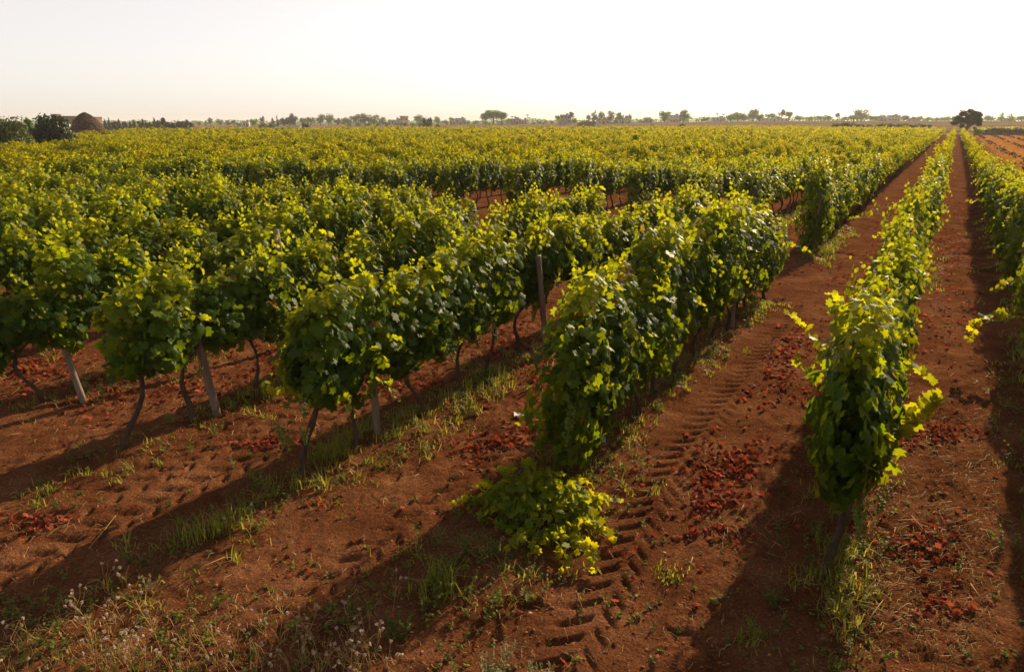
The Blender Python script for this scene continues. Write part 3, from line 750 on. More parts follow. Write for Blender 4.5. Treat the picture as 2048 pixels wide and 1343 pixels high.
def grass():
    rg = np.random.default_rng(88); mb = MB()
    # tufts along the foot of each row: (row, start, end, half width, tufts per m, height)
    tufts = []
    for k, s0, s1, hw, den, hh in [(3, 2.3, 10.5, .26, 22, .17), (3, 10, 17, .25, 9, .14), (2, 3.6, 6.4, .34, 20, .12), (2, 6.5, 14, .16, 9, .12), (4, 2.2, 10, .26, 12, .13), (5, -.5, 9, .3, 7, .12), (1, 3.3, 6.0, .12, 22, .17),
                                   (1, 6.6, 13, .15, 8, .10), (0, 3, 13, .3, 14, .13), (6, 1, 8, .3, 6, .12), (2, 18.6, 26, .3, 12, .18), (1, 17, 24, .25, 10, .15), (3, 21, 30, .3, 8, .15), (0, 14, 30, .3, 8, .15), (2, 13.0, 15.2, .25, 10, .12)]:
        m = int((s1 - s0) * den * 1.75); a = rg.uniform(s0, s1, m); pp = ROWP[k] + rg.normal(0, hw, m) + .14
        keep = vnoise(a / .5, pp / .4, k) > .33; a = a[keep]; pp = pp[keep]
        for q, w in zip(a, pp): tufts.append((q, w, hh))
    for q, w, hh in tufts:
        x, y = ap(q, w); n = int(rg.integers(6, 20)); r0 = rg.uniform(.02, .07)
        xy = np.array([x, y]) + rg.normal(0, r0, (n, 2))
        yel = rg.random() < .5
        blades(n, onground(xy), hh * rg.uniform(.3, 1.05), .007 + .00035 * math.hypot(x, y), rg, lean=1.3, age=.80 if yel else .35, mb=mb)
    # big tufts seen in the photograph
    for (px, py, h, n) in [(890, 1185, .24, 90), (860, 1195, .16, 60), (1660, 1180, .22, 30), (1650, 1110, .22, 26), (1690, 1050, .2, 26), (640, 930, .22, 60), (690, 900, .24, 70), (530, 800, .25, 70), (600, 985, .2, 50), (660, 925, .2, 60), (730, 870, .2, 60),
                           (1500, 1290, .1, 50), (1340, 1150, .06, 40), (380, 1090, .22, 60), (440, 1070, .24, 60), (480, 1060, .22, 50), (1340, 1145, .05, 40), (1640, 1000, .2, 50), (985, 760, .2, 50), (1250, 870, .14, 40), (1650, 510, .3, 60), (1660, 505, .3, 50)]:
        g = gp(px, py); xy = np.array(g) + rg.normal(0, .07, (n, 2)); blades(n, onground(xy), h, .009, rg, lean=.8, age=.45, mb=mb)
    o = mb.build("grass", M['grass']); tag(o, "green and yellowing grass tufts along the feet of the vine rows", "grass", kind="stuff")
grass()

def weeds():
    rg = np.random.default_rng(89); mb = MB(); pl = []
    for k, s0, s1, hw, den, hh in [(3, 1.0, 10, .28, 22, .11), (2, 3.0, 6.2, .36, 40, .14), (2, 6, 13, .2, 16, .16), (4, .5, 9, .3, 18, .11), (5, -.5, 9, .35, 11, .12), (1, 2.2, 6, .24, 34, .13), (0, 2.5, 14, .32, 30, .15), (1, 6, 13, .2, 8, .08), (1, 1.5, 3.6, .45, 22, .09)]:
        m = int((s1 - s0) * den); m = int(m * 1.5); a = rg.uniform(s0, s1, m); pp = ROWP[k] + rg.normal(0, hw, m) + .05
        keep = vnoise(a / .4, pp / .35, 40 + k) > .36
        for q, w in zip(a[keep], pp[keep]): pl.append((*ap(q, w), hh * rg.uniform(.4, 1.3)))
    for i in range(260):  # scattered seedlings
        px, py = rg.uniform(0, 2048), rg.uniform(900, 1343); g = gp(px, py); pl.append((g[0], g[1], rg.uniform(.015, .04)))
    for i in range(170):  # bottom left corner
        px, py = rg.uniform(-40, 700), 1343 - 150 * rg.random() ** 1.3; g = gp(px, py); pl.append((g[0], g[1], rg.uniform(.03, .10)))
    for (x, y, h) in pl:
        b = np.array([x, y, gh(x, y)])
        for s in range(int(rg.integers(1, 5))):
            d = np.array([rg.normal(0, .45), rg.normal(0, .45), 1.]); L = h * rg.uniform(.6, 1.2); n = max(3, int(L / .016)); t = np.linspace(.1, 1, n)
            P = b + d * (t * L)[:, None]; out = rg.normal(0, 1, (n, 3)); out[:, 2] = np.abs(out[:, 2]) * .5; out = nrmz(out); sz = rg.uniform(.018, .036, n) * (1.1 - .4 * t)
            c = lcol(n, rg, rg.uniform(.1, .6), .15); nor = rg.normal(0, .5, (n, 3)) + [0, 0, 1]
            mb.add(*leaves(D2, P + out * sz[:, None] * .5, nor, out, sz, c, rg=rg)[:2], col=np.repeat(c, 4, 0))
            mb.add(*tube([b, b + d * L], [.0016, .0008], 3, cap=False), col=[.5, .3, .5, 1])
    o = mb.build("weeds", M['weed']); tag(o, "low leafy weeds scattered over the red soil and under the rows", "weeds", kind="stuff")
weeds()

def dry_weeds():
    rg = np.random.default_rng(90); mb = MB(); base, F0 = ico()
    spots = [(rg.uniform(-60, 820), 1343 - 120 * rg.random() ** 1.4 + rg.uniform(0, 60)) for _ in range(46)] + [(rg.uniform(180, 320), rg.uniform(1150, 1290)) for _ in range(6)] + [(rg.uniform(600, 780), rg.uniform(1290, 1400)) for _ in range(14)]
    for px, py in spots:
        g = gp(px, py); b = np.array([g[0], g[1], gh(*g)])
        H = rg.uniform(.14, .36); d = np.array([rg.normal(0, .3), rg.normal(0, .3), 1.])
        mid = b + d * H * .6; mb.add(*tube([b, b + d * H * .3, mid], [.003, .0024, .0018], 3, cap=False), col=[rg.random(), .4, .5, 1])
        for s in range(int(rg.integers(3, 7))):
            e = mid + np.array([rg.normal(0, .05), rg.normal(0, .05), rg.uniform(.03, .12)]); st = b + d * H * rg.uniform(.25, .6)
            mb.add(*tube([st, (st + e) / 2 + rg.normal(0, .006, 3), e], [.0018, .0014, .001], 3, cap=False), col=[rg.random(), .5, .5, 1])
            if rg.random() < .62:
                mb.add(base * np.array([.008, .008, .006]) * rg.uniform(.6, 1.25) + e, F0, [rg.random(), rg.random(), .5, 1], 1)
                n = 6; P = np.tile(e, (n, 1)); o_ = nrmz(rg.normal(0, 1, (n, 3)) + [0, 0, .5]); mb.add(*leaves(D2, P + o_ * .005, rg.normal(0, 1, (n, 3)), o_, np.full(n, .02), lcol(n, rg, .7), rg=rg)[:2], col=np.repeat(lcol(n, rg, .7), 4, 0), mat=1)
    # fine straw litter, lying
    def lying(px, py, n, L=.07):
        g = np.array([gp(a, b) for a, b in zip(px, py)]); th = rg.uniform(0, 3.14, n); l = L * rg.uniform(.3, 1.4, n)
        e = g + np.stack([np.cos(th), np.sin(th)], -1) * l[:, None]; A = onground(g); B = onground(e); A[:, 2] += .006; B[:, 2] += .008 + rg.random(n) * .02; Mi = (A + B) / 2; Mi[:, 2] += .006 + rg.random(n) * .015; Mi[:, :2] += rg.normal(0, .18, (n, 2)) * l[:, None]
        for a_, m_, b_ in zip(A, Mi, B): mb.add(*tube([a_, m_, b_], .0021 * rg.uniform(.4, 1.5), 3, cap=False), col=[rg.random(), rg.uniform(.1, 1), .5, 1])
    lying(rg.uniform(0, 2048, 1300), rg.uniform(700, 1343, 1300), 1300)
    lying(rg.uniform(1690, 2000, 1300), rg.uniform(760, 1320, 1300), 1300)
    lying(rg.uniform(0, 760, 500), rg.uniform(1180, 1343, 500), 500)
    # brittle vine prunings and root hairs in loose heaps
    for (cx, cy_, sx, sy, n, L) in [(1850, 900, 90, 60, 160, .14), (1830, 1080, 70, 60, 150, .14), (1760, 1180, 60, 60, 90, .12), (1900, 1000, 60, 80, 120, .12), (1950, 1150, 30, 60, 60, .1), (1520, 1060, 60, 30, 60, .12), (90, 1050, 50, 16, 60, .12),
                                    (960, 880, 90, 30, 120, .12), (640, 860, 60, 20, 50, .12), (1000, 760, 80, 20, 80, .12), (300, 820, 160, 30, 140, .12), (1900, 620, 60, 60, 120, .16), (1900, 480, 40, 40, 80, .2), (1450, 950, 70, 40, 60, .1), (140, 740, 120, 20, 120, .14)]:
        lying(np.clip(rg.normal(cx, sx, n), -50, 2120), np.clip(rg.normal(cy_, sy, n), 420, 1400), n, L)
    # dry straw blades low left
    px = rg.uniform(-40, 760, 500); py = 1343 - 130 * rg.random(500) ** 1.6; g = np.array([gp(a, b) for a, b in zip(px, py)]); blades(500, onground(g), .12, .003, rg, lean=1.0, age=.5, mb=mb)
    o = mb.build("dry_weeds", [M['straw'], M['flower']]); tag(o, "dry brown weeds, straw bits and small whitish flower heads in the foreground", "dry weeds", kind="stuff")
dry_weeds()

def silver_plant(px, py, h, n, label, seed, spreadw=.16):
    g = gp(px, py); zg = gh(*g); rg = np.random.default_rng(seed); mb = MB()
    for s in range(n):
        d = np.array([rg.normal(0, spreadw), rg.normal(0, spreadw), 1.]); L = h * rg.uniform(.45, 1.05)
        b = np.array([rg.normal(0, .012), rg.normal(0, .012), -.02]); m_ = b + d * L * .5; e = b + d * L + np.array([rg.normal(0, .02), rg.normal(0, .02), 0])
        mb.add(*tube([b, m_, e], [.003, .0022, .001], 4), col=[.5, .4, .5, 1])
        k = int(L / .006); t = np.linspace(.18, 1, k)[:, None]; P = np.where(t < .5, b + (m_ - b) * t * 2, m_ + (e - m_) * (t - .5) * 2)
        out = rg.normal(0, 1, (k, 3)); out[:, 2] = np.abs(out[:, 2]) + .6; out = nrmz(out); sz = rg.uniform(.014, .032, k)
        c = lcol(k, rg, .5, .25); T = (D2[0] * np.array([.42, 1, 1]), D2[1])
        mb.add(*leaves(T, P + out * sz[:, None] * .5, rg.normal(0, 1, (k, 3)), out, sz, c, rg=rg)[:2], col=np.repeat(c, 4, 0))
    o = mb.build("silvery_weed", M['silver']); o.location = (g[0], g[1], zg); tag(o, label, "weed", "silvery weeds at the bottom edge")
silver_plant(985, 1385, .40, 9, "tallest silvery green weed spike at the bottom edge of the photo", 1)
silver_plant(1062, 1400, .34, 6, "silvery weed just right of the tallest spike at the bottom edge", 2)
silver_plant(1090, 1352, .16, 4, "small thin silvery weed low on the bottom edge beside the spikes", 3)
silver_plant(300, 1180, .17, 4, "thin branched weed standing in the shaded soil at lower left", 4, .3)
silver_plant(465, 935, .20, 3, "slim upright weed on bare soil below the leaning post", 5, .12)
def oat(px, py, h, bend, label, seed):
    g = gp(px, py); rg = np.random.default_rng(seed); mb = MB(); t = np.linspace(0, 1, 10)
    P = np.stack([bend * t ** 2.2, .02 * t, h * (t - .12 * t ** 4)], -1); mb.add(*tube(P, np.linspace(.0018, .0008, 10), 4), col=[.6, .7, .5, 1])
    T = (D2[0] * np.array([.22, 1, 1]), D2[1])
    for i in range(9):
        q = P[4] * (1 - i / 8) * .0 + P[min(9, 5 + i // 2)] + rg.normal(0, .006, 3); e = q + np.array([rg.normal(0, .015) + np.sign(bend) * .012, rg.normal(0, .01), -.02 - rg.random() * .01])
        mb.add(*tube([q, e], [.0006, .0005], 3), col=[.6, .7, .5, 1])
        c = lcol(3, rg, .9, .05); d = np.tile([[np.sign(bend) * .5, 0, -1.]], (3, 1)) + rg.normal(0, .15, (3, 3)); mb.add(*leaves(T, np.tile(e, (3, 1)) + d * .012, rg.normal(0, 1, (3, 3)), d, np.full(3, .034), c, rg=rg)[:2], col=np.repeat(c, 4, 0))
    o = mb.build("wild_oat", M['straw']); o.location = (g[0], g[1], gh(*g)); tag(o, label, "wild oat", "wild oat stalks at lower left")
oat(60, 1375, .30, .22, "wild oat stalk with golden drooping husks at the lower left", 11)
oat(262, 1345, .26, -.02, "upright wild oat stalk with pale husks near the bottom edge", 12)
oat(690, 1390, .26, .07, "wild oat stalk with two orange husks left of the silvery weeds", 13)

# fallen red vine leaves, heaped in patches
def litter():
    rg = np.random.default_rng(91); mb = MB(); P = []
    for (px, py, sx, sy, n) in [(1455, 935, 42, 26, 420), (1435, 1005, 34, 14, 130), (1420, 1062, 34, 8, 60), (1565, 755, 30, 32, 260), (1590, 690, 20, 20, 90), (1880, 868, 36, 14, 220), (1840, 1085, 40, 22, 110), (1868, 1210, 14, 8, 22), (600, 800, 120, 20, 160), (1250, 1100, 200, 120, 40), (1850, 640, 60, 60, 120), (1700, 560, 60, 40, 40), (1930, 1218, 16, 5, 10),
                                (1705, 1060, 22, 30, 60), (1720, 1100, 16, 8, 30), (990, 885, 42, 12, 240), (1070, 850, 40, 14, 110), (545, 883, 30, 7, 110), (85, 1045, 30, 10, 90), (1085, 745, 30, 22, 260), (1055, 700, 30, 15, 120), (230, 790, 60, 22, 200),
                                (60, 740, 60, 18, 260), (560, 720, 70, 22, 260), (400, 780, 60, 20, 140), (60, 800, 60, 22, 90), (1000, 690, 40, 20, 140), (960, 630, 40, 14, 120), (640, 1010, 14, 4, 10), (1890, 500, 24, 20, 160), (1910, 400, 14, 22, 100), (1560, 1010, 60, 80, 40),
                                (1880, 1180, 40, 60, 40), (1330, 930, 60, 40, 30), (1000, 1050, 80, 60, 20), (740, 760, 70, 12, 180), (850, 770, 60, 14, 160), (1640, 455, 20, 12, 60), (1430, 490, 30, 12, 110), (950, 820, 60, 20, 60)]:
        n = int(n * .95); ang_ = rg.uniform(0, 6.28, n); rad_ = rg.random(n) ** .8 * 2.2 * (1 + .35 * np.sin(3 * ang_ + px) + .25 * np.sin(7 * ang_ + py)); q = np.stack([np.cos(ang_) * rad_ - .5 * np.sin(ang_) * rad_ * (sy < sx * .8), np.sin(ang_) * rad_], -1) * [sx, sy] + [px, py]; P += [gp(a, max(b, 330)) for a, b in q]
    for k in range(0, 6):   # thin scatter in all lanes
        m = 260; a = rg.uniform(3, 34, m); pp = (ROWP[k] + ROWP[k + 1]) / 2 + rg.normal(0, .3, m); P += [ap(u, w) for u, w in zip(a, pp)]
    P = onground(np.array(P)); n = len(P); P[:, 2] += .008 + rg.random(n) * .02
    nor = rg.normal(0, .75, (n, 3)) + [0, 0, 1]; tip = rg.normal(0, 1, (n, 3)); c = lcol(n, rg, .38, .36); sz = rg.uniform(.022, .048, n)
    far = np.hypot(P[:, 0], P[:, 1]) > 11; sz = np.where(far, sz * 1.25, sz)
    mb.add(*leaves(GRAPE, P, nor, tip, sz, c, cup=rg.uniform(-3.5, 4, n), rg=rg)[:2], col=np.repeat(c, len(LV), 0))
    o = mb.build("fallen_leaves", M['litter']); tag(o, "fallen red and brown vine leaves lying in patches on the soil", "fallen leaves", kind="stuff")
litter()

def clods():
    rg = np.random.default_rng(92); base, F0 = ico(); mb = MB(); ms = MB()
    n = 6500; px = rg.uniform(-60, 2110, n); py = 1360 - 640 * rg.random(n) ** 1.1; G = np.array([gp(a, b) for a, b in zip(px, py)]); G = onground(G)
    for i in range(n):
        s = .003 + .014 * rg.random() ** 5; v = base * s * rg.uniform([.7, .6, .35], [1.5, 1.1, .7]) * (1 + .30 * rg.normal(0, 1, (len(base), 1))); a_ = rg.uniform(0, 6.28); v[:, :2] = v[:, :2] @ np.array([[math.cos(a_), math.sin(a_)], [-math.sin(a_), math.cos(a_)]]); v = v + G[i] + [0, 0, s * .1]
        (ms if rg.random() < .03 else mb).add(v, F0)
    o = mb.build("soil_clods", M['clod'], smooth=False); tag(o, "crumbs and clods of red soil strewn over the ground", "soil clods", kind="stuff")
    o = ms.build("pebbles", M['stone'], smooth=False); tag(o, "small pale pebbles strewn over the red soil", "pebbles", kind="stuff")
clods()

# sticks one can tell apart
def stick(pts, label, r=.004, forked=False):
    g0 = gp(*pts[0]); z0 = gh(*g0); rt = np.array([g0[0], g0[1], z0]); P = []
    for i, q in enumerate(pts): g = gp(*q); P.append(np.array([g[0], g[1], gh(*g) + r + .008 + (.02 if 0 < i < len(pts) - 1 else 0)]) - rt)
    mb = MB(); mb.add(*tube(P, np.linspace(r, r * .6, len(P)), 5), col=[.4, .5, .5, 1])
    if forked: m_ = P[len(P) // 2]; mb.add(*tube([m_, m_ + np.array([.05, .06, .02])], [r * .6, r * .4], 4), col=[.4, .5, .5, 1])
    o = mb.build("twig", M['straw']); o.location = rt; tag(o, label, "twig", "dry twigs lying on the soil")
for pts, lab in [([(178, 1098), (205, 1062), (232, 1030)], "long forked twig on the wheel prints at the left"), ([(372, 1158), (410, 1140), (450, 1118)], "straight pale twig below the grass at lower left"),
                 ([(870, 915), (878, 900), (884, 885)], "curved pale twig on bare soil right of the grass strip"), ([(820, 958), (838, 946)], "short pale twig on open soil at the centre left"),
                 ([(1725, 1262), (1745, 1235), (1765, 1205)], "pale forked twig right of the weedy row foot at bottom right"), ([(1735, 1178), (1770, 1200), (1795, 1215)], "twig slanting to the right below the red leaves"),
                 ([(1820, 1030), (1840, 1060), (1860, 1085)], "thin bent twig reaching down through the red leaves at right"), ([(1765, 1105), (1785, 1080), (1790, 1060)], "upright-lying twig beside the red leaves at right"),
                 ([(1940, 1170), (1952, 1190), (1968, 1210)], "curved twig near the shaded edge at bottom right"), ([(1855, 553), (1872, 551), (1888, 549)], "dark flat stick across the right-hand lane"),
                 ([(1385, 1118), (1380, 1135)], "tiny stick near the weeds in the wheel lane"), ([(0, 880), (20, 872), (40, 866)], "twig at the left edge on open soil"), ([(1155, 1205), (1165, 1222), (1152, 1180)], "small forked twig left of the lug prints"),
                 ([(1410, 930), (1418, 945)], "small stick between two heaps of red leaves"), ([(50, 780), (75, 768), (100, 756)], "long twig on red leaves at the left edge"), ([(1930, 725), (1950, 728), (1972, 732)], "pale bent stick by the shadow of the rightmost row")]:
    stick(pts, lab, r=.0045 if 'dark' not in lab else .012)
# scrap of white paper
def paper():
    g = gp(1037, 833); rg = np.random.default_rng(4); n = 6; u, v = np.meshgrid(np.linspace(-.06, .06, n), np.linspace(-.05, .05, n)); h = .03 + .03 * rg.random((n, n)) + .25 * np.abs(u) * 1.2
    V = np.stack([u + .01 * rg.normal(0, 1, (n, n)), v + .01 * rg.normal(0, 1, (n, n)), h], -1).reshape(-1, 3); F = []
    for i in range(n - 1):
        for j in range(n - 1): a = i * n + j; F += [(a, a + 1, a + n), (a + 1, a + n + 1, a + n)]
    mb = MB(); mb.add(V, F); o = mb.build("crumpled_paper", M['paper'], smooth=False); o.location = (g[0], g[1], gh(*g) - .012); tag(o, "crumpled scrap of white paper on the red soil near the centre", "litter")
paper()

# tufts of dry growth on the plough ridges of the open field
def ridge_tufts():
    rg = np.random.default_rng(93); mb = MB(); n = 8000
    r = 14 + 215 * rg.random(n) ** .9; j = rg.integers(0, 22, n); p = 5.2 + 1.45 + 2.9 * j + rg.normal(0, .32, n) - 1.45; x = r[:, None] * DIR + p[:, None] * NRM
    keep = (x[:, 1] > 0) & (vnoise(r / 2.5, p / 1.2, 3) > .42) & (pxof(x[:, 0], x[:, 1]) < 2300) & (x[:, 1] * CP < 187); x = x[keep]; m = len(x); P = onground(x); P[:, 2] += .03
    for _ in range(3):
        c = lcol(m, rg, .35, .3); mb.add(*leaves(D2, P + rg.normal(0, .10, (m, 3)) * [1, 1, .5] + [0, 0, .05], rg.normal(0, .6, (m, 3)) + [0, 0, .8], rg.normal(0, 1, (m, 3)), rg.uniform(.12, .34, m), c, rg=rg)[:2], col=np.repeat(c, 4, 0))
    o = mb.build("ridge_weeds", M['ridge']); tag(o, "dark dry tufts along the ridges of the orange ploughed field", "field weeds", kind="stuff")
ridge_tufts()

# ------------------------------------------------------------------ background: trees, houses, trullo
def place(px, z):
    """ground point at depth z in the direction of pixel px"""
    x = (px - 1024) / FPX * z; y = (z - CAM_H * SP) / CP
    for _ in range(3):
        t = float(terrain(np.array([x]), np.array([y]))[0]); y = (z - (CAM_H - t) * SP) / CP
    return np.array([x, y, t])

def crown(mb, lobes, n, size, rg, age=.3, shell=.55, tm=D2, WH=None):
    """lobes: (cx,cy,cz,rx,ry,rz)"""
    lobes = np.array(lobes, float)
    if WH is not None:
        W_, H_, zb = WH
        lo = (lobes[:, :3] - lobes[:, 3:]).min(0); hi = (lobes[:, :3] + lobes[:, 3:]).max(0)
        sx = W_ / max(hi[0] - lo[0], .1); sz = (H_ - zb) / max(hi[2] - lo[2], .1)
        lobes[:, 0] = (lobes[:, 0] - (lo[0] + hi[0]) / 2) * sx; lobes[:, 1] *= sx; lobes[:, 3:5] *= sx
        lobes[:, 2] = (lobes[:, 2] - lo[2]) * sz + zb; lobes[:, 5] *= sz
    wts = (lobes[:, 3] * lobes[:, 4] * lobes[:, 5]) ** (2 / 3); k = rg.choice(len(lobes), n, p=wts / wts.sum())
    d = nrmz(rg.normal(0, 1, (n, 3))); rad = (1 - shell * rg.random(n) ** 1.6) * (1 + .1 * rg.normal(0, 1, n))
    P = lobes[k, :3] + d * lobes[k, 3:] * rad[:, None]
    nor = d + rg.normal(0, .5, (n, 3)) + [0, 0, .25]; tip = rg.normal(0, 1, (n, 3)) + [0, 0, -.2]
    c = lcol(n, rg, age, .25); mb.add(*leaves(tm, P, nor, tip, size * rg.uniform(.6, 1.4, n), c, rg=rg)[:2], col=np.repeat(c, len(tm[0]), 0))

def tree(kind, px, z, wp, hp, label, mat='treeA', cat='tree', group=None, seed=None, name=None, dens=1.0, lsize=None):
    b = place(px, z); W = wp * z / FPX; H = hp * z / (FPX * .98); rg = np.random.default_rng(seed if seed is not None else int(px * 7 + z))
    nm = name or {'pine': 'pine_tree', 'conifer': 'conifer_tree', 'cypress': 'cypress_tree', 'palm': 'palm_tree', 'bush': 'bush', 'round': 'tree'}[kind]
    if kind == 'bush': cat = 'bush'
    root = empty(nm, (b[0], b[1], b[2] - .15), label, cat, group); mb = MB(); tk = MB()
    size = max(.10, 2.1 * z / FPX) * (1.0 if kind != 'bush' else .9)
    if lsize: size = lsize
    n = int(np.clip(wp * hp * 1.1 * dens, 90, 2600 if not lsize else 9000))
    if kind == 'palm':
        hT = H * .86; tk.add(*tube([(0, 0, 0), (.1, 0, hT * .5), (0, 0, hT)], [.25, .2, .17], 7))
        for i in range(16):
            a = rg.uniform(0, 6.28); L = W * .55; up = rg.uniform(-.1, .7); t = np.linspace(0, 1, 7)
            P = np.stack([np.cos(a) * L * t, np.sin(a) * L * t, hT + up * L * t - .55 * L * t ** 2], -1); s = np.array([-np.sin(a), np.cos(a), 0])
            ww = .10 * L + .16 * L * np.sin(np.pi * np.clip(t, .05, 1)); V = np.concatenate([P - s * ww[:, None] + [0, 0, -.1], P, P + s * ww[:, None] + [0, 0, -.1]]); F = []
            for q in range(6):
                for o_ in (0, 7): F += [(q + o_, q + 1 + o_, q + o_ + 7), (q + 1 + o_, q + o_ + 8, q + o_ + 7)]
            mb.add(V, F, [rg.random(), .3, .5, 1])
    elif kind in ('conifer', 'cypress'):
        m = 9; lobes = []
        for i in range(m):
            t = (i + .5) / m; rr = W / 2 * ((1 - t) ** .8 if kind == 'conifer' else math.sin(math.pi * (t * .85 + .12)))
            lobes.append((rg.normal(0, rr * .18), rg.normal(0, rr * .18), H * (.06 + .92 * t), rr * rg.uniform(.8, 1.1) + .05, rr * rg.uniform(.8, 1.1) + .05, H / m * .8))
        crown(mb, lobes, n, size * .8, rg, .25, WH=(W, H, 0)); tk.add(*tube([(0, 0, 0), (0, 0, H * .8)], [W * .06, W * .02], 6))
    else:
        lobes = []
        if kind == 'round': nl, z0, z1 = 12, .36, .80
        elif kind == 'pine': nl, z0, z1 = 11, .60, .84
        else: nl, z0, z1 = 9, .22, .66
        for i in range(nl):
            a = rg.uniform(0, 6.28); rr = math.sqrt(rg.random()); t = z0 + (z1 - z0) * rg.random(); env = math.sqrt(max(.1, 1 - ((t - (z0 + z1) / 2) / ((z1 - z0) * .95)) ** 2))
            s = rg.uniform(.16, .27); lobes.append((math.cos(a) * rr * W * .33 * env, math.sin(a) * rr * W * .33 * env, H * t, W * s, W * s, min(H * .22, W * s * .85)))
        crown(mb, lobes, n, size, rg, .3, WH=(W, H, H * {'round': .12, 'pine': .38, 'bush': 0}[kind]))
        if kind != 'bush':
            top = H * (z0 + .12); nt = 1 if kind == 'round' else int(rg.integers(1, 3))
            for q in range(nt):
                o_ = rg.normal(0, W * .06) if nt > 1 else 0
                tk.add(*tube([(o_, 0, -.2), (o_ * 1.3 + .02 * W, 0, top * .5), (o_ * 2, 0, top)], [W * .045 + .08, W * .035 + .05, W * .03 + .03], 7))
                for l in lobes[:6]: tk.add(*tube([(o_ * 1.6, 0, top * .75), ((l[0] + o_) * .6, l[1] * .5, (top + l[2]) / 2), l[:3]], [W * .022 + .03, W * .014 + .02, .02], 5))
        else: tk.add(*tube([(0, 0, -.2), (0, 0, H * .4)], [.06, .03], 5))
    mb.build("crown", M[mat], root, smooth=False); tk.build("trunk", M['treebark'], root)
    return root

def house(px, z, wp, hp, mat, label, wins=3, floors=1, depth=None, roofmat='roof', door=True, pitched=False, name='house', sink=0, rz=None):
    b = place(px, z); W = wp * z / FPX; H = hp * z / (FPX * .98) + sink; D = depth or max(5., W * .6)
    az = math.atan2(b[0], b[1]); rz = -az * .5 + .06 if rz is None else rz
    root = empty(name, (b[0], b[1], b[2] - .2 - sink), label, "building", None, rz=rz)
    mb = MB(); mb.add(*box((0, 0, H / 2), (W, D, H))); mb.build("wall", M[mat], root, smooth=False)
    rf = MB()
    if pitched:
        V = np.array([(-W / 2 - .3, -D / 2 - .3, H), (W / 2 + .3, -D / 2 - .3, H), (W / 2 + .3, D / 2 + .3, H), (-W / 2 - .3, D / 2 + .3, H), (-W / 2 - .3, 0, H + D * .22), (W / 2 + .3, 0, H + D * .22)])
        rf.add(V + [0, 0, .01], [(0, 1, 5), (0, 5, 4), (2, 3, 4), (2, 4, 5), (0, 4, 3), (1, 2, 5), (0, 3, 2), (0, 2, 1)])
    else:
        rf.add(*box((0, 0, H + .12), (W + .35, D + .35, .22)))
        rf.add(*box((W * .22, D * .1, H + .23 + .5), (W * .14 + .6, 1.6, 1.0)))
    rf.build("roof", M[roofmat], root, smooth=False)
    for fl in range(floors):
        zc = H * (fl + .56) / floors
        for i in range(wins):
            x = W * (-.5 + (i + .5) / wins); isd = door and fl == 0 and i == wins // 2
            ww, hh = (min(1.3, W / wins * .5), min(1.5, H / floors * .42)) if not isd else (1.2, min(2.2, H / floors * .7))
            q = MB(); zz = zc if not isd else sink + .2 + hh / 2; q.add(*box((x, -D / 2 - .01, zz), (ww, .08, hh))); q.build("door" if isd else "window", M['dark'], root, smooth=False)
    return root

# --- trullo (dry stone dome hut) and the long building behind it
def trullo():
    z = 132; b = place(180, z); k = z / FPX; root = empty("stone_hut", (b[0], b[1], b[2] - .1), "round brown dry-stone hut with stepped dome at the left beyond the vines", "stone hut")
    Htop = CAM_H + 17.5 * k * .98 - b[2] + .1   # top of dome 17 px above the horizon
    def lathe(prof, name, n=56, cx=0):
        V = []; F = []; rg = np.random.default_rng(6)
        for (r_, h_) in prof:
            for j in range(n):
                a = 2 * math.pi * j / n; q = r_ * (1 + .025 * rg.normal()); V.append((cx + q * math.cos(a), q * math.sin(a), h_ + .03 * rg.normal() * (h_ > 0)))
        for i in range(len(prof) - 1):
            for j in range(n):
                a_ = i * n + j; b_ = i * n + (j + 1) % n; F += [(a_, b_, a_ + n), (b_, b_ + n, a_ + n)]
        V.append((cx, 0, prof[-1][1] + .05)); e = len(V) - 1; F += [((len(prof) - 1) * n + j, (len(prof) - 1) * n + (j + 1) % n, e) for j in range(n)]
        mb = MB(); mb.add(V, F); return mb.build(name, M['drystone'], root, smooth=False)
    yl = CAM_H - 16.5 * k - b[2]  # ledge height
    lathe([(4.05, 0), (3.95, yl * .5), (3.8, yl), (3.0, yl + .05)], "base_ring")
    pr = [(0, 3.05), (.2, 2.72), (.4, 2.35), (.56, 1.98), (.7, 1.62), (.8, 1.30), (.88, .98), (.94, .66), (.985, .3)]
    def courses(t0, t1, m):
        out = []
        for t in np.linspace(t0, t1, m):
            r_ = float(np.interp(t, [q[0] for q in pr], [q[1] for q in pr])); h_ = yl + .02 + (Htop - yl) * t; out += [(r_, h_), (max(.1, r_ - .08), h_ + .02)]
        return out
    lathe(courses(0, .72, 14), "stone_wall", cx=-.1)
    lathe(courses(.735, .985, 7), "dome", cx=-.2)
trullo()
def long_building():
    z = 215; b = place(160, z); k = z / FPX; root = empty("farm_building", (b[0], b[1], b[2]), "pale flat-roofed farm building showing behind the stone hut", "building", rz=.55)
    for (x0, x1, top) in ((-44, -27, 13.0), (-27, 14, 9.5), (14, 42, 8.0)):
        H = CAM_H + top * k - b[2]; w = (x1 - x0) * k; mb = MB(); mb.add(*box(((x0 + x1) / 2 * k, 0, H / 2), (w - .01, 7, H))); wl_ = mb.build("wall", M['tan'], root, smooth=False)
        q = MB(); q.add(*box(((x0 + x1) / 2 * k, 0, H + .1), (w + .1, 7.3, .2))); q.build("roof", M['plaster'], root, smooth=False)
        q = MB(); q.add(*box(((x0 + x1) / 2 * k, -3.5, H - 1.3), (1.1, .1, .9))); q.build("window", M['dark'], root, smooth=False)
long_building()

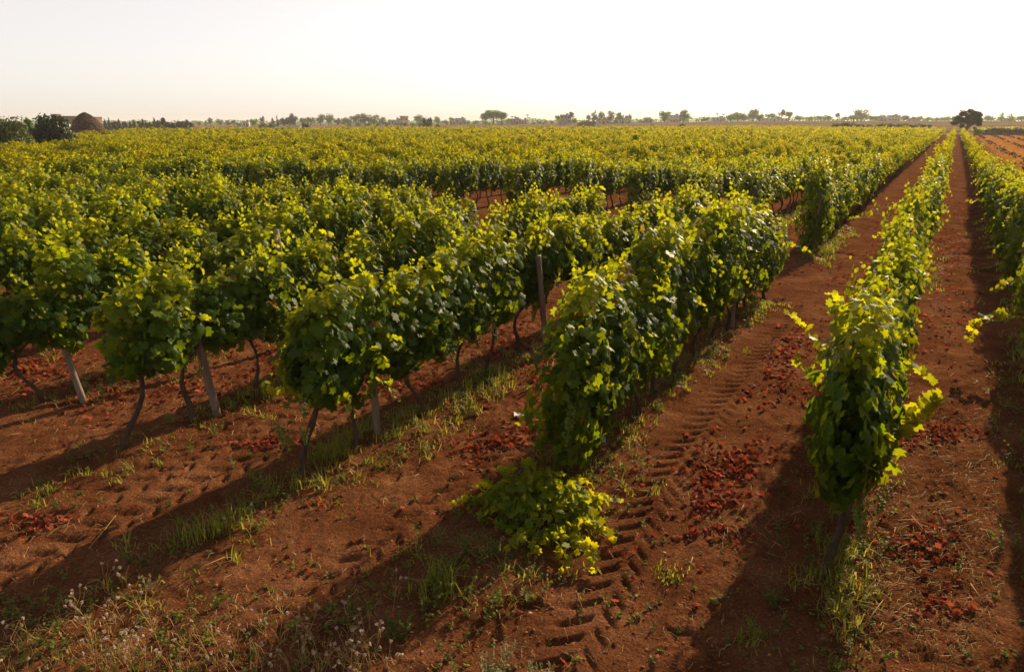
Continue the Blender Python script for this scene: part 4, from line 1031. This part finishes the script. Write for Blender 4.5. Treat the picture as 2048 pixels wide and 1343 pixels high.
# --- near bushes at the left edge
tree('bush', 30, 62, 96, 90, "olive-green rounded tree at the left edge beyond the vines", 'treeC', name='olive_tree', seed=3, dens=.75, lsize=.17)
tree('bush', 122, 66, 100, 88, "dark leafy fig tree beside the stone hut at left", 'fig', name='fig_tree', seed=4, dens=.8, lsize=.22)
tree('bush', 74, 74, 34, 74, "narrow dark shrub between the olive tree and the fig tree", 'treeA', seed=5, dens=1.3, lsize=.17)
tree('bush', -30, 60, 60, 90, "leafy shrub cut by the left edge of the photo", 'treeA', seed=9, dens=.9, lsize=.17)

# --- the lone tree at the end of the right lane
def lone_tree():
    z = 196; b = place(1930, z); k = z / FPX; rg = np.random.default_rng(12)
    root = empty("carob_tree", (b[0], b[1], b[2] - .2), "big dark spreading tree standing alone at the end of the right-hand lane", "tree"); mb = MB(); tk = MB()
    H = 54 * k; W = 66 * k
    lobes = []
    for (u, v, r_) in [(-.40, .44, .10), (-.33, .60, .12), (-.22, .74, .12), (-.08, .84, .13), (.06, .87, .12), (.18, .80, .13), (.30, .68, .13), (.38, .54, .12), (.32, .44, .10), (-.20, .56, .11), (0, .66, .14), (.16, .60, .13), (.08, .50, .10), (-.44, .40, .06), (-.12, .48, .07), (.02, .30, .05), (.22, .54, .10)]:
        for dy in (-.28, 0, .28):
            s = 1 - .35 * abs(dy) / .28; lobes.append((u * W * s, dy * W * rg.uniform(.7, 1.1), v * H * (1 - .1 * abs(dy) / .28), r_ * W, r_ * W, r_ * W * .8))
    crown(mb, [(a_ + rg.normal(0, .45), b_, c_ + rg.normal(0, .25), d_ * f_, e_ * f_, g_ * f_) for (a_, b_, c_, d_, e_, g_), f_ in zip(lobes, rg.uniform(.45, .95, len(lobes)))], 3300, .40, rg, .3, shell=.6)
    for (p1, p2, r1) in [((-.05, .28), (-.3, .6), .2), ((.02, .3), (.0, .75), .22), ((.05, .28), (.3, .6), .2), ((-.03, .22), (-.4, .4), .14), ((.04, .25), (.15, .75), .16)]:
        tk.add(*tube([(0, 0, H * .12), (p1[0] * W, 0, p1[1] * H), ((p1[0] + p2[0]) / 2 * W, rg.normal(0, .8), (p1[1] + p2[1]) / 2 * H), (p2[0] * W, rg.normal(0, 1.2), p2[1] * H)], [.4, r1 * 1.2, r1, .06], 7))
    tk.add(*tube([(0, 0, -.3), (.1, 0, H * .1), (0, 0, H * .24)], [.62, .5, .45], 9))
    mb.build("crown", M['treeB'], root, smooth=False); tk.build("trunk", M['treebark'], root)
lone_tree()

# --- dark hedge and dry-stone wall beyond the ploughed field
def far_wall():
    z = 192; p0 = place(1962, z); p1 = place(2110, z - 4); L = np.linalg.norm((p1 - p0)[:2]); ang = math.atan2(p1[1] - p0[1], p1[0] - p0[0])
    mb = MB(); rg = np.random.default_rng(2); nx = 60
    for i in range(nx):
        for j in range(4):
            s = L / nx; mb.add(*box((s * (i + .5), rg.normal(0, .04), .2 + .36 * j), (s * rg.uniform(.85, 1.1), .7 + rg.normal(0, .05), .37), rg.normal(0, .03)))
    o = mb.build("dry_stone_wall", M['drywall'], smooth=False); o.location = (p0[0], p0[1], p0[2] - .1); o.rotation_euler = (0, 0, ang); tag(o, "low dark dry-stone wall along the far side of the ploughed field", "wall")
far_wall()
tree('bush', 1955, 188, 22, 16, "small brown-green shrub at the left end of the dark stone wall", 'treeA', dens=1.5)
for i, (px, w) in enumerate([(1988, 30), (2012, 34), (2040, 32)]):
    tree('bush', px, 194, w, 15, ["dark shrub growing over the left part of the stone wall", "dark shrub growing over the middle of the stone wall", "dark shrub over the stone wall at the right edge of the photo"][i], 'treeB', group="shrubs over the stone wall", dens=2)

def far_plot():
    rg = np.random.default_rng(14); mb = MB(); pts = []
    for i in range(700):
        px = rg.uniform(1945, 2200); z = rg.uniform(222, 262); pts.append(place(px, z))
    P = np.array(pts); n = len(P) * 4; P = np.repeat(P, 4, 0) + rg.normal(0, .35, (n, 3)) * [1, 1, .5] + [0, 0, .6]
    c = lcol(n, rg, .55, .2); mb.add(*leaves(D2, P, rg.normal(0, .6, (n, 3)) + [0, 0, .6], rg.normal(0, 1, (n, 3)), rg.uniform(.3, .6, n), c, rg=rg)[:2], col=np.repeat(c, 4, 0))
    o = mb.build("young_vines", M['vine']); tag(o, "yellow-green plot of young vines behind the stone wall at far right", "young vines", kind="stuff")
    base = None
    for i in range(26):
        b = place(1952 + i * 6.2, 232)
        if base is None:
            q = MB(); q.add(*tube([(0, 0, -.1), (0, 0, 1.0), (0, 0, 2.0)], [.07, .065, .06], 6)); base = q.build("plot_post", M['post'])
            o = base
        else: o = base.copy(); COL.objects.link(o)
        o.location = b; tag(o, "thin grey post, %s from the left in the line behind the far stone wall" % ordn(i + 1), "post", "thin posts behind the stone wall")
far_plot()

# --- hedge of low shrubs along the far edge of the vineyard (right)
for i, (px, w, h) in enumerate([(1672, 26, 10), (1692, 30, 12), (1716, 28, 9), (1738, 24, 8), (1760, 26, 9), (1782, 24, 9), (1806, 28, 9), (1830, 26, 8), (1852, 22, 7)]):
    tree('bush', px, 262, w, h + 4, "dark low shrub, %s from the left in the hedge at the far vineyard edge" % ordn(i + 1), 'treeB', group="low shrubs along the far vineyard edge", dens=2.2)
tree('bush', 1460, 270, 22, 12, "green shrub at the far vineyard edge below the pale houses", 'treeA', dens=2)
tree('bush', 1362, 262, 18, 15, "dark rounded shrub standing at the far vineyard edge before the white house", 'treeB', dens=2.4)
tree('bush', 1313, 262, 12, 9, "small dark shrub at the far vineyard edge left of the white house", 'treeA', dens=2)
tree('round', 856, 255, 22, 28, "small dark tree at the far vineyard edge beside the olive row", 'treeB', dens=1.1)
tree('bush', 875, 258, 12, 15, "brownish shrub right of the small dark tree", 'treeC', dens=1.5)
tree('round', 613, 262, 16, 17, "dark bushy tree at the right end of the long white wall", 'treeB', dens=2)
for px, w, h, lab in [(524, 14, 12, "left"), (534, 14, 13, "middle"), (544, 13, 13, "right")]:
    tree('bush', px, 300, w, h, "%s one of three rounded shrubs left of the long white wall" % lab, 'treeC', group="three rounded shrubs", dens=1.8)

# --- dark conifer wood at left
for i in range(22):
    px = 214 + i * 8.0 + random.uniform(-2, 2); h = random.uniform(15, 23) if i < 16 else random.uniform(15, 19)
    tree('conifer' if (i % 3 != 2 and i < 16) else 'round', px, random.uniform(255, 285), random.uniform(11, 17), h + 3, "dark conifer, %s from the left in the thick windbreak right of the stone hut" % ordn(i + 1), 'treeB', group="trees of the dark windbreak", dens=2.4)
for i, (px, h) in enumerate([(2, 26), (14, 25), (26, 23), (86, 24), (106, 24), (60, 22)]):
    tree('conifer', px, 240, 20, h, ["dark conifer at the left edge behind the olive tree", "dark conifer peeking over the olive tree", "third dark conifer behind the olive tree", "dark conifer behind the fig tree", "dark conifer between the fig tree and the pale building", "dark conifer behind the narrow shrub"][i], 'treeB', group="conifers behind the left trees")
tree('bush', 380, 262, 14, 10, "pale dry shrub at the foot of the dark windbreak", 'treeC')

# --- mid distance, left to right
Zf = 520
def T(kind, px, w, h, lab, mat='treeA', z=Zf, **kw): return tree(kind, px, z, w, h, lab, mat, **kw)
T('round', 398, 12, 11, "small tree just right of the dark windbreak", 'treeA')
T('conifer', 412, 9, 12, "small pointed tree in the gap right of the windbreak", 'treeA')
T('round', 421, 13, 17, "taller round tree above the dry pinkish field at left", 'treeA')
T('round', 440, 16, 14, "round tree left of the white shed", 'treeA')
T('round', 456, 14, 12, "small tree over the dry pinkish field", 'treeC')
T('round', 468, 12, 13, "pale green tree beside the white shed's left neighbour", 'treeC')
T('bush', 479, 16, 10, "dark round shrub touching the white shed", 'treeA', z=420)
house(493, 430, 12, 10, 'white', "small white shed among trees at left", wins=2, depth=5)
T('round', 508, 20, 15, "flat-topped green trees right of the white shed", 'treeA', z=440)
house(526, 470, 8, 16, 'grey', "small grey water tower hut behind rounded shrubs", wins=1, floors=2, depth=4, name='tower_building')
for px, w, h, l in [(545, 16, 19, "first"), (556, 9, 24, "second"), (567, 20, 18, "third"), (580, 22, 20, "fourth"), (588, 18, 27, "fifth")]:
    T('conifer' if w < 18 else 'round', px, w, h, "%s from the left of the dark pines over the long white wall" % l, 'treeB', z=440, group="dark pines over the white wall")
def white_wall():
    a = place(548, 330); b = place(601, 330); mb = MB(); L = np.linalg.norm((b - a)[:2]); mb.add(*box((L / 2, 0, .55), (L, 2.5, 1.3))); mb.add(*box((L / 2, 0, 1.26), (L + .2, 2.7, .12)))
    o = mb.build("low_white_wall", M['glasshouse'], smooth=False); o.location = a - [0, 0, .1]; o.rotation_euler = (0, 0, math.atan2(b[1] - a[1], b[0] - a[0])); tag(o, "long low bluish-white wall before the dark pines", "wall")
white_wall()
T('round', 606, 18, 16, "round tree between the dark pines and the domed tree", 'treeA')
T('round', 622, 20, 17, "feathery tree left of the domed tree", 'treeC')
T('round', 641, 22, 23, "tall domed tree, left half of a pair left of centre", 'treeA')
T('round', 658, 24, 22, "tall domed tree, right half of a pair left of centre", 'treeA')
T('round', 676, 20, 15, "lower tree right of the domed pair", 'treeC')
T('round', 694, 22, 16, "olive-green tree left of the broad mounded grove", 'treeC')
T('round', 712, 26, 22, "left tree of the broad mounded grove", 'treeA')
T('round', 730, 30, 24, "middle tree of the broad mounded grove", 'treeC')
T('round', 748, 28, 22, "right tree of the broad mounded grove", 'treeA')
T('round', 765, 18, 17, "small tree closing the broad grove on the right", 'treeC')
house(792, 520, 30, 10, 'pink', "long pinkish house right of the mounded grove", wins=5)
house(809, 540, 16, 15, 'pink', "taller pinkish house with a sloping roof", wins=2, floors=2, pitched=True)
T('round', 797, 9, 15, "little round tree over the pinkish houses", 'treeA', z=560)
for i, px in enumerate([700, 718, 737, 756, 775, 800, 810, 826, 838, 846]):
    T('round', px, 13, 10, "small olive tree, %s in the low row under the grove and pinkish houses" % ordn(i + 1), 'treeA', z=400, group="row of small olive trees")
T('round', 838, 24, 21, "leafy tree behind the small dark tree", 'treeA')
T('round', 876, 16, 17, "greyish tree right of the small dark tree", 'treeA', z=560)
T('bush', 890, 16, 11, "low grove between the small dark tree and pale houses", 'treeC')
house(905, 560, 12, 9, 'pink', "small pale pink house left of the grey house", wins=2)
T('round', 904, 14, 15, "tree rising behind the small pink house", 'treeA', z=600)
house(921, 590, 20, 12, 'grey', "grey house among low trees left of the big pine", wins=3)
T('bush', 934, 18, 9, "low green thicket right of the grey house", 'treeA')
T('bush', 952, 16, 9, "low green thicket touching the big umbrella pine", 'treeA')
for px, w, h, l in [(971, 24, 24, "left"), (986, 34, 30, "middle"), (1003, 26, 26, "right")]:
    T('pine', px, w, h, "%s crown of the big umbrella pines left of centre" % l, 'treeA', group="big umbrella pines", z=500, dens=1.2)
T('bush', 972, 26, 9, "thicket under the left side of the umbrella pines", 'treeA', z=505)
T('bush', 1000, 30, 10, "thicket under the right side of the umbrella pines", 'treeA', z=505)
T('round', 1016, 14, 13, "small tree right of the umbrella pines", 'treeA')
house(1031, 540, 22, 11, 'grey', "grey flat-roofed building below the palm trees", wins=4)
house(1048, 560, 12, 9, 'pink', "small pinkish house right of the grey building", wins=2)
for px, h, l in [(1024, 18, "leftmost"), (1030, 17, "second"), (1033, 15, "third"), (1051, 14, "fourth"), (1055, 21, "tallest"), (1058, 15, "sixth"), (1063, 12, "rightmost, shortest")]:
    T('palm', px, 6, h, "%s of the slim palms near the grey flat-roofed building" % l, 'treeA', z=580, group="slim palms by the grey building")
for px, w, h, l in [(1068, 10, 9, "first"), (1078, 12, 10, "second"), (1090, 14, 9, "third"), (1103, 14, 8, "fourth")]:
    T('bush', px, w, h, "%s low shrub between the palms and the tan house" % l, 'treeA', group="low shrubs between palms and tan house")
T('round', 1115, 13, 17, "round tree at the left side of the tan house", 'treeA')
house(1130, 540, 20, 17, 'tan', "tan two-storey house behind the ruined stone barn", wins=3, floors=2)
house(1128, 460, 22, 6, 'grey', "low grey shed before the tan house", wins=0, door=False, depth=4, name='shed')
T('pine', 1143, 12, 24, "tall thin pine right of the tan house", 'treeA')
T('round', 1149, 12, 15, "round tree between the tan house and the ruined barn", 'treeA')
# ruined stone barn with arch
def barn():
    z = 285; b = place(1172, z); k = z / FPX; root = empty("stone_barn", (b[0], b[1], b[2]), "ruined brown stone barn with dark arches and a pale end at mid horizon", "building", rz=.0)
    W = 34 * k; H = 15.5 * k * 1.02; mb = MB(); D = 5
    # front wall with a round arch: strips above the opening
    xs = np.linspace(-W / 2, W / 2, 41)
    for i in range(40):
        xc = (xs[i] + xs[i + 1]) / 2; ax = (xc + W * .17) / (W * .15); h0 = 0
        if abs(ax) < 1: h0 = H * .47 * math.sqrt(1 - ax * ax)
        top = H * (.84 + .16 * (xc > -W * .32)) * (1 - .03 * math.sin(i * 1.7))
        mb.add(*box((xc, -D / 2, (h0 + top) / 2), (xs[1] - xs[0], .5, top - h0)))
    mb.add(*box((-W / 2 + .25, .25, H * .42), (.5, D - .52, H * .84))); mb.add(*box((0, D / 2 + .25, H * .45), (W - .02, .48, H * .9)))
    mb.build("wall", M['tan2'], root, smooth=False)
    q = MB(); q.add(*box((W / 2 + .75, 0, H * .5), (1.5, D + .4, H))); q.build("end_wall", M['plaster'], root, smooth=False)  # end wall in paler plaster than the brown stone
    q = MB(); q.add(*box((-W * .17, -D / 2 + .6, H * .22), (W * .27, .2, H * .42))); q.build("door", M['dark'], root, smooth=False)
    q = MB(); q.add(*box((W * .14, -D / 2 - .26, H * .2), (W * .14, .06, H * .3))); q.build("window", M['dark'], root, smooth=False)
M['tan2'] = simple_mat("old_brown_stone", (.20, .13, .09), (.32, .21, .15), 2, .95, .5, 6)
barn()
T('bush', 1180, 12, 9, "dark shrub growing against the ruined stone barn", 'treeB', z=276, dens=2)
T('round', 1176, 10, 17, "low tree behind the ruined barn roof", 'treeA')
for px, w, h, l in [(1188, 16, 26, "first"), (1201, 18, 24, "second"), (1220, 20, 25, "third"), (1238, 20, 22, "fourth")]:
    T('round', px, w, h, "%s from the left of the four tall trees right of the ruined barn" % l, 'treeA', group="four tall trees right of the barn")
house(1206, 470, 24, 8, 'pink', "pinkish house under the tall trees by the barn", wins=3)
house(1242, 480, 22, 8, 'plaster', "cream house at the right end of the four tall trees", wins=4)
house(1256, 600, 12, 13, 'grey', "pale grey house far behind the cream house", wins=2, floors=2)
T('bush', 1228, 18, 9, "shrub between the pinkish and cream houses", 'treeC', z=460)
T('bush', 1256, 16, 8, "shrub right of the cream house", 'treeA', z=460)
T('bush', 1282, 14, 7, "low shrub left of the small grey house", 'treeC')
T('bush', 1295, 18, 11, "green shrub over the small grey house", 'treeA', z=560)
house(1296, 520, 16, 7, 'grey', "small grey house in the open gap before the white house", wins=2)
house(1304, 300, 4, 5, 'white', "tiny white hut at the vineyard edge", wins=1, depth=1.5, name='hut', door=True)
T('round', 1329, 26, 25, "tall dense tree at the left of the white house", 'treeA', dens=1.3)
house(1347, 540, 27, 13, 'white', "white two-storey house between two tall trees", wins=5, floors=2)
T('round', 1368, 26, 25, "tall dense tree at the right of the white house", 'treeA', z=525, dens=1.3)
T('bush', 1368, 22, 10, "thicket under the tree right of the white house", 'treeA', z=515)
T('bush', 1400, 20, 7, "low pale thicket right of the white house", 'treeA', z=600)
T('round', 1413, 18, 11, "pointed low tree in the pale thicket", 'treeA', z=600)
house(1436, 620, 26, 8, 'white', "pale house below two palms", wins=4)
T('palm', 1434, 7, 18, "left of two palms over the pale house", 'treeA', z=640, group="two palms over the pale house")
T('palm', 1445, 7, 16, "right of two palms over the pale house", 'treeA', z=640, group="two palms over the pale house")
T('round', 1441, 10, 11, "round tree below the two palms", 'treeA', z=640)
for px, w, h, l in [(1460, 24, 15, "first"), (1474, 26, 18, "second"), (1488, 22, 17, "third"), (1505, 28, 24, "fourth and tallest"), (1518, 18, 14, "fifth")]:
    T('round', px, w, h, "%s tree of the broad pale grove right of the two palms" % l, 'treeA', z=600, group="trees of the broad pale grove", dens=1.3)
house(1545, 600, 52, 5, 'white', "long low white building under umbrella pines", wins=7)
T('pine', 1540, 22, 16, "flat umbrella pine over the long white building", 'treeA', z=610)
T('pine', 1562, 15, 23, "taller umbrella pine right of the long white building", 'treeA', z=600)
T('pine', 1577, 18, 19, "leaning umbrella pine at the end of the long white building", 'treeA', z=600)
for i, (px, w, h) in enumerate([(1598, 20, 11), (1618, 22, 9), (1640, 24, 10), (1656, 22, 12), (1688, 20, 9)]):
    T('round', px, w, h, "%s tree of the low hazy wood left of the tall pale tree" % ordn(i + 1), 'treeA', z=650, group="low hazy wood")
T('pine', 1674, 11, 16, "thin umbrella pine above the low hazy wood", 'treeA', z=650)
T('round', 1722, 34, 24, "tall pale tree left of the white houses at right", 'treeC', z=640, dens=1.3)
T('round', 1706, 22, 14, "tree at the left foot of the tall pale tree", 'treeA', z=630)
for i, px in enumerate(range(1740, 1760, 9)): T('round', px, 14, 11, "%s small tree between the tall pale tree and white houses" % ordn(i + 1), 'treeA', z=640)
T('round', 1762, 14, 14, "dark round tree behind the white houses", 'treeA', z=660)
T('round', 1783, 18, 14, "round tree behind the white house with windows", 'treeA', z=680)
house(1764, 620, 14, 9, 'grey', "pale grey house left of the white house with windows", wins=2)
house(1786, 610, 22, 11, 'white', "white two-storey house with dark windows at right", wins=4, floors=2)
T('round', 1808, 18, 12, "yellow-green tree right of the white houses", 'treeC', z=600)
T('round', 1822, 14, 10, "round green tree over the low cream house", 'treeA', z=620)
house(1825, 580, 20, 4, 'plaster', "low cream house in the hazy trees at right", wins=3, door=False)
for i, (px, w, h) in enumerate([(1838, 18, 9), (1855, 20, 7), (1872, 20, 8), (1890, 22, 9), (1948, 22, 9)]):
    T('round', px, w, h, "%s of the small hazy trees near the lone dark tree" % ordn(i + 1), 'treeA', z=660, group="small hazy trees near the lone tree")
T('round', 1976, 26, 12, "broad hazy tree right of the lone dark tree", 'treeA', z=560)
T('conifer', 2002, 18, 19, "left one of two hazy conifers at far right", 'treeA', z=540, group="two hazy conifers")
T('conifer', 2020, 24, 17, "right one of two hazy conifers at far right", 'treeA', z=540, group="two hazy conifers")
T('round', 2042, 20, 11, "hazy tree cut by the right edge of the photo", 'treeA', z=560)

# low far-off wood that closes the horizon
def far_wood():
    rg = np.random.default_rng(15); mb = MB(); n = 9000
    px = rg.uniform(-250, 2300, n); z = rg.uniform(700, 780, n); X = (px - 1024) / FPX * z; Y = z / CP; P = np.c_[X, Y, terrain(X, Y) + rg.random(n) * (2.0 + 3.2 * vnoise(px / 16, px * 0, 8)) ]
    c = lcol(n, rg, .3, .2); mb.add(*leaves(D2, P, rg.normal(0, .6, (n, 3)) + [0, -.5, .3], rg.normal(0, 1, (n, 3)), rg.uniform(1., 2.2, n), c, rg=rg)[:2], col=np.repeat(c, 4, 0))
    o = mb.build("distant_wood", M['treeA'], smooth=False); tag(o, "hazy far-off wood along the horizon behind the houses", "wood", kind="stuff")
far_wood()

# ------------------------------------------------------------------ air
def haze(density):
    m, nt, out = newmat("haze_air"); v = N(nt, "ShaderNodeVolumePrincipled"); v.inputs["Color"].default_value = (.95, .94, .91, 1); v.inputs["Density"].default_value = density; v.inputs["Anisotropy"].default_value = .15
    nt.links.new(v.outputs[0], out.inputs["Volume"]); mb = MB(); mb.add(*box((0, 0, 10.5), (6400, 6400, 27)))
    o = mb.build("haze", m, smooth=False); tag(o, "thin pale air between the vineyard and the horizon", "haze", kind="stuff")
haze(.0003)
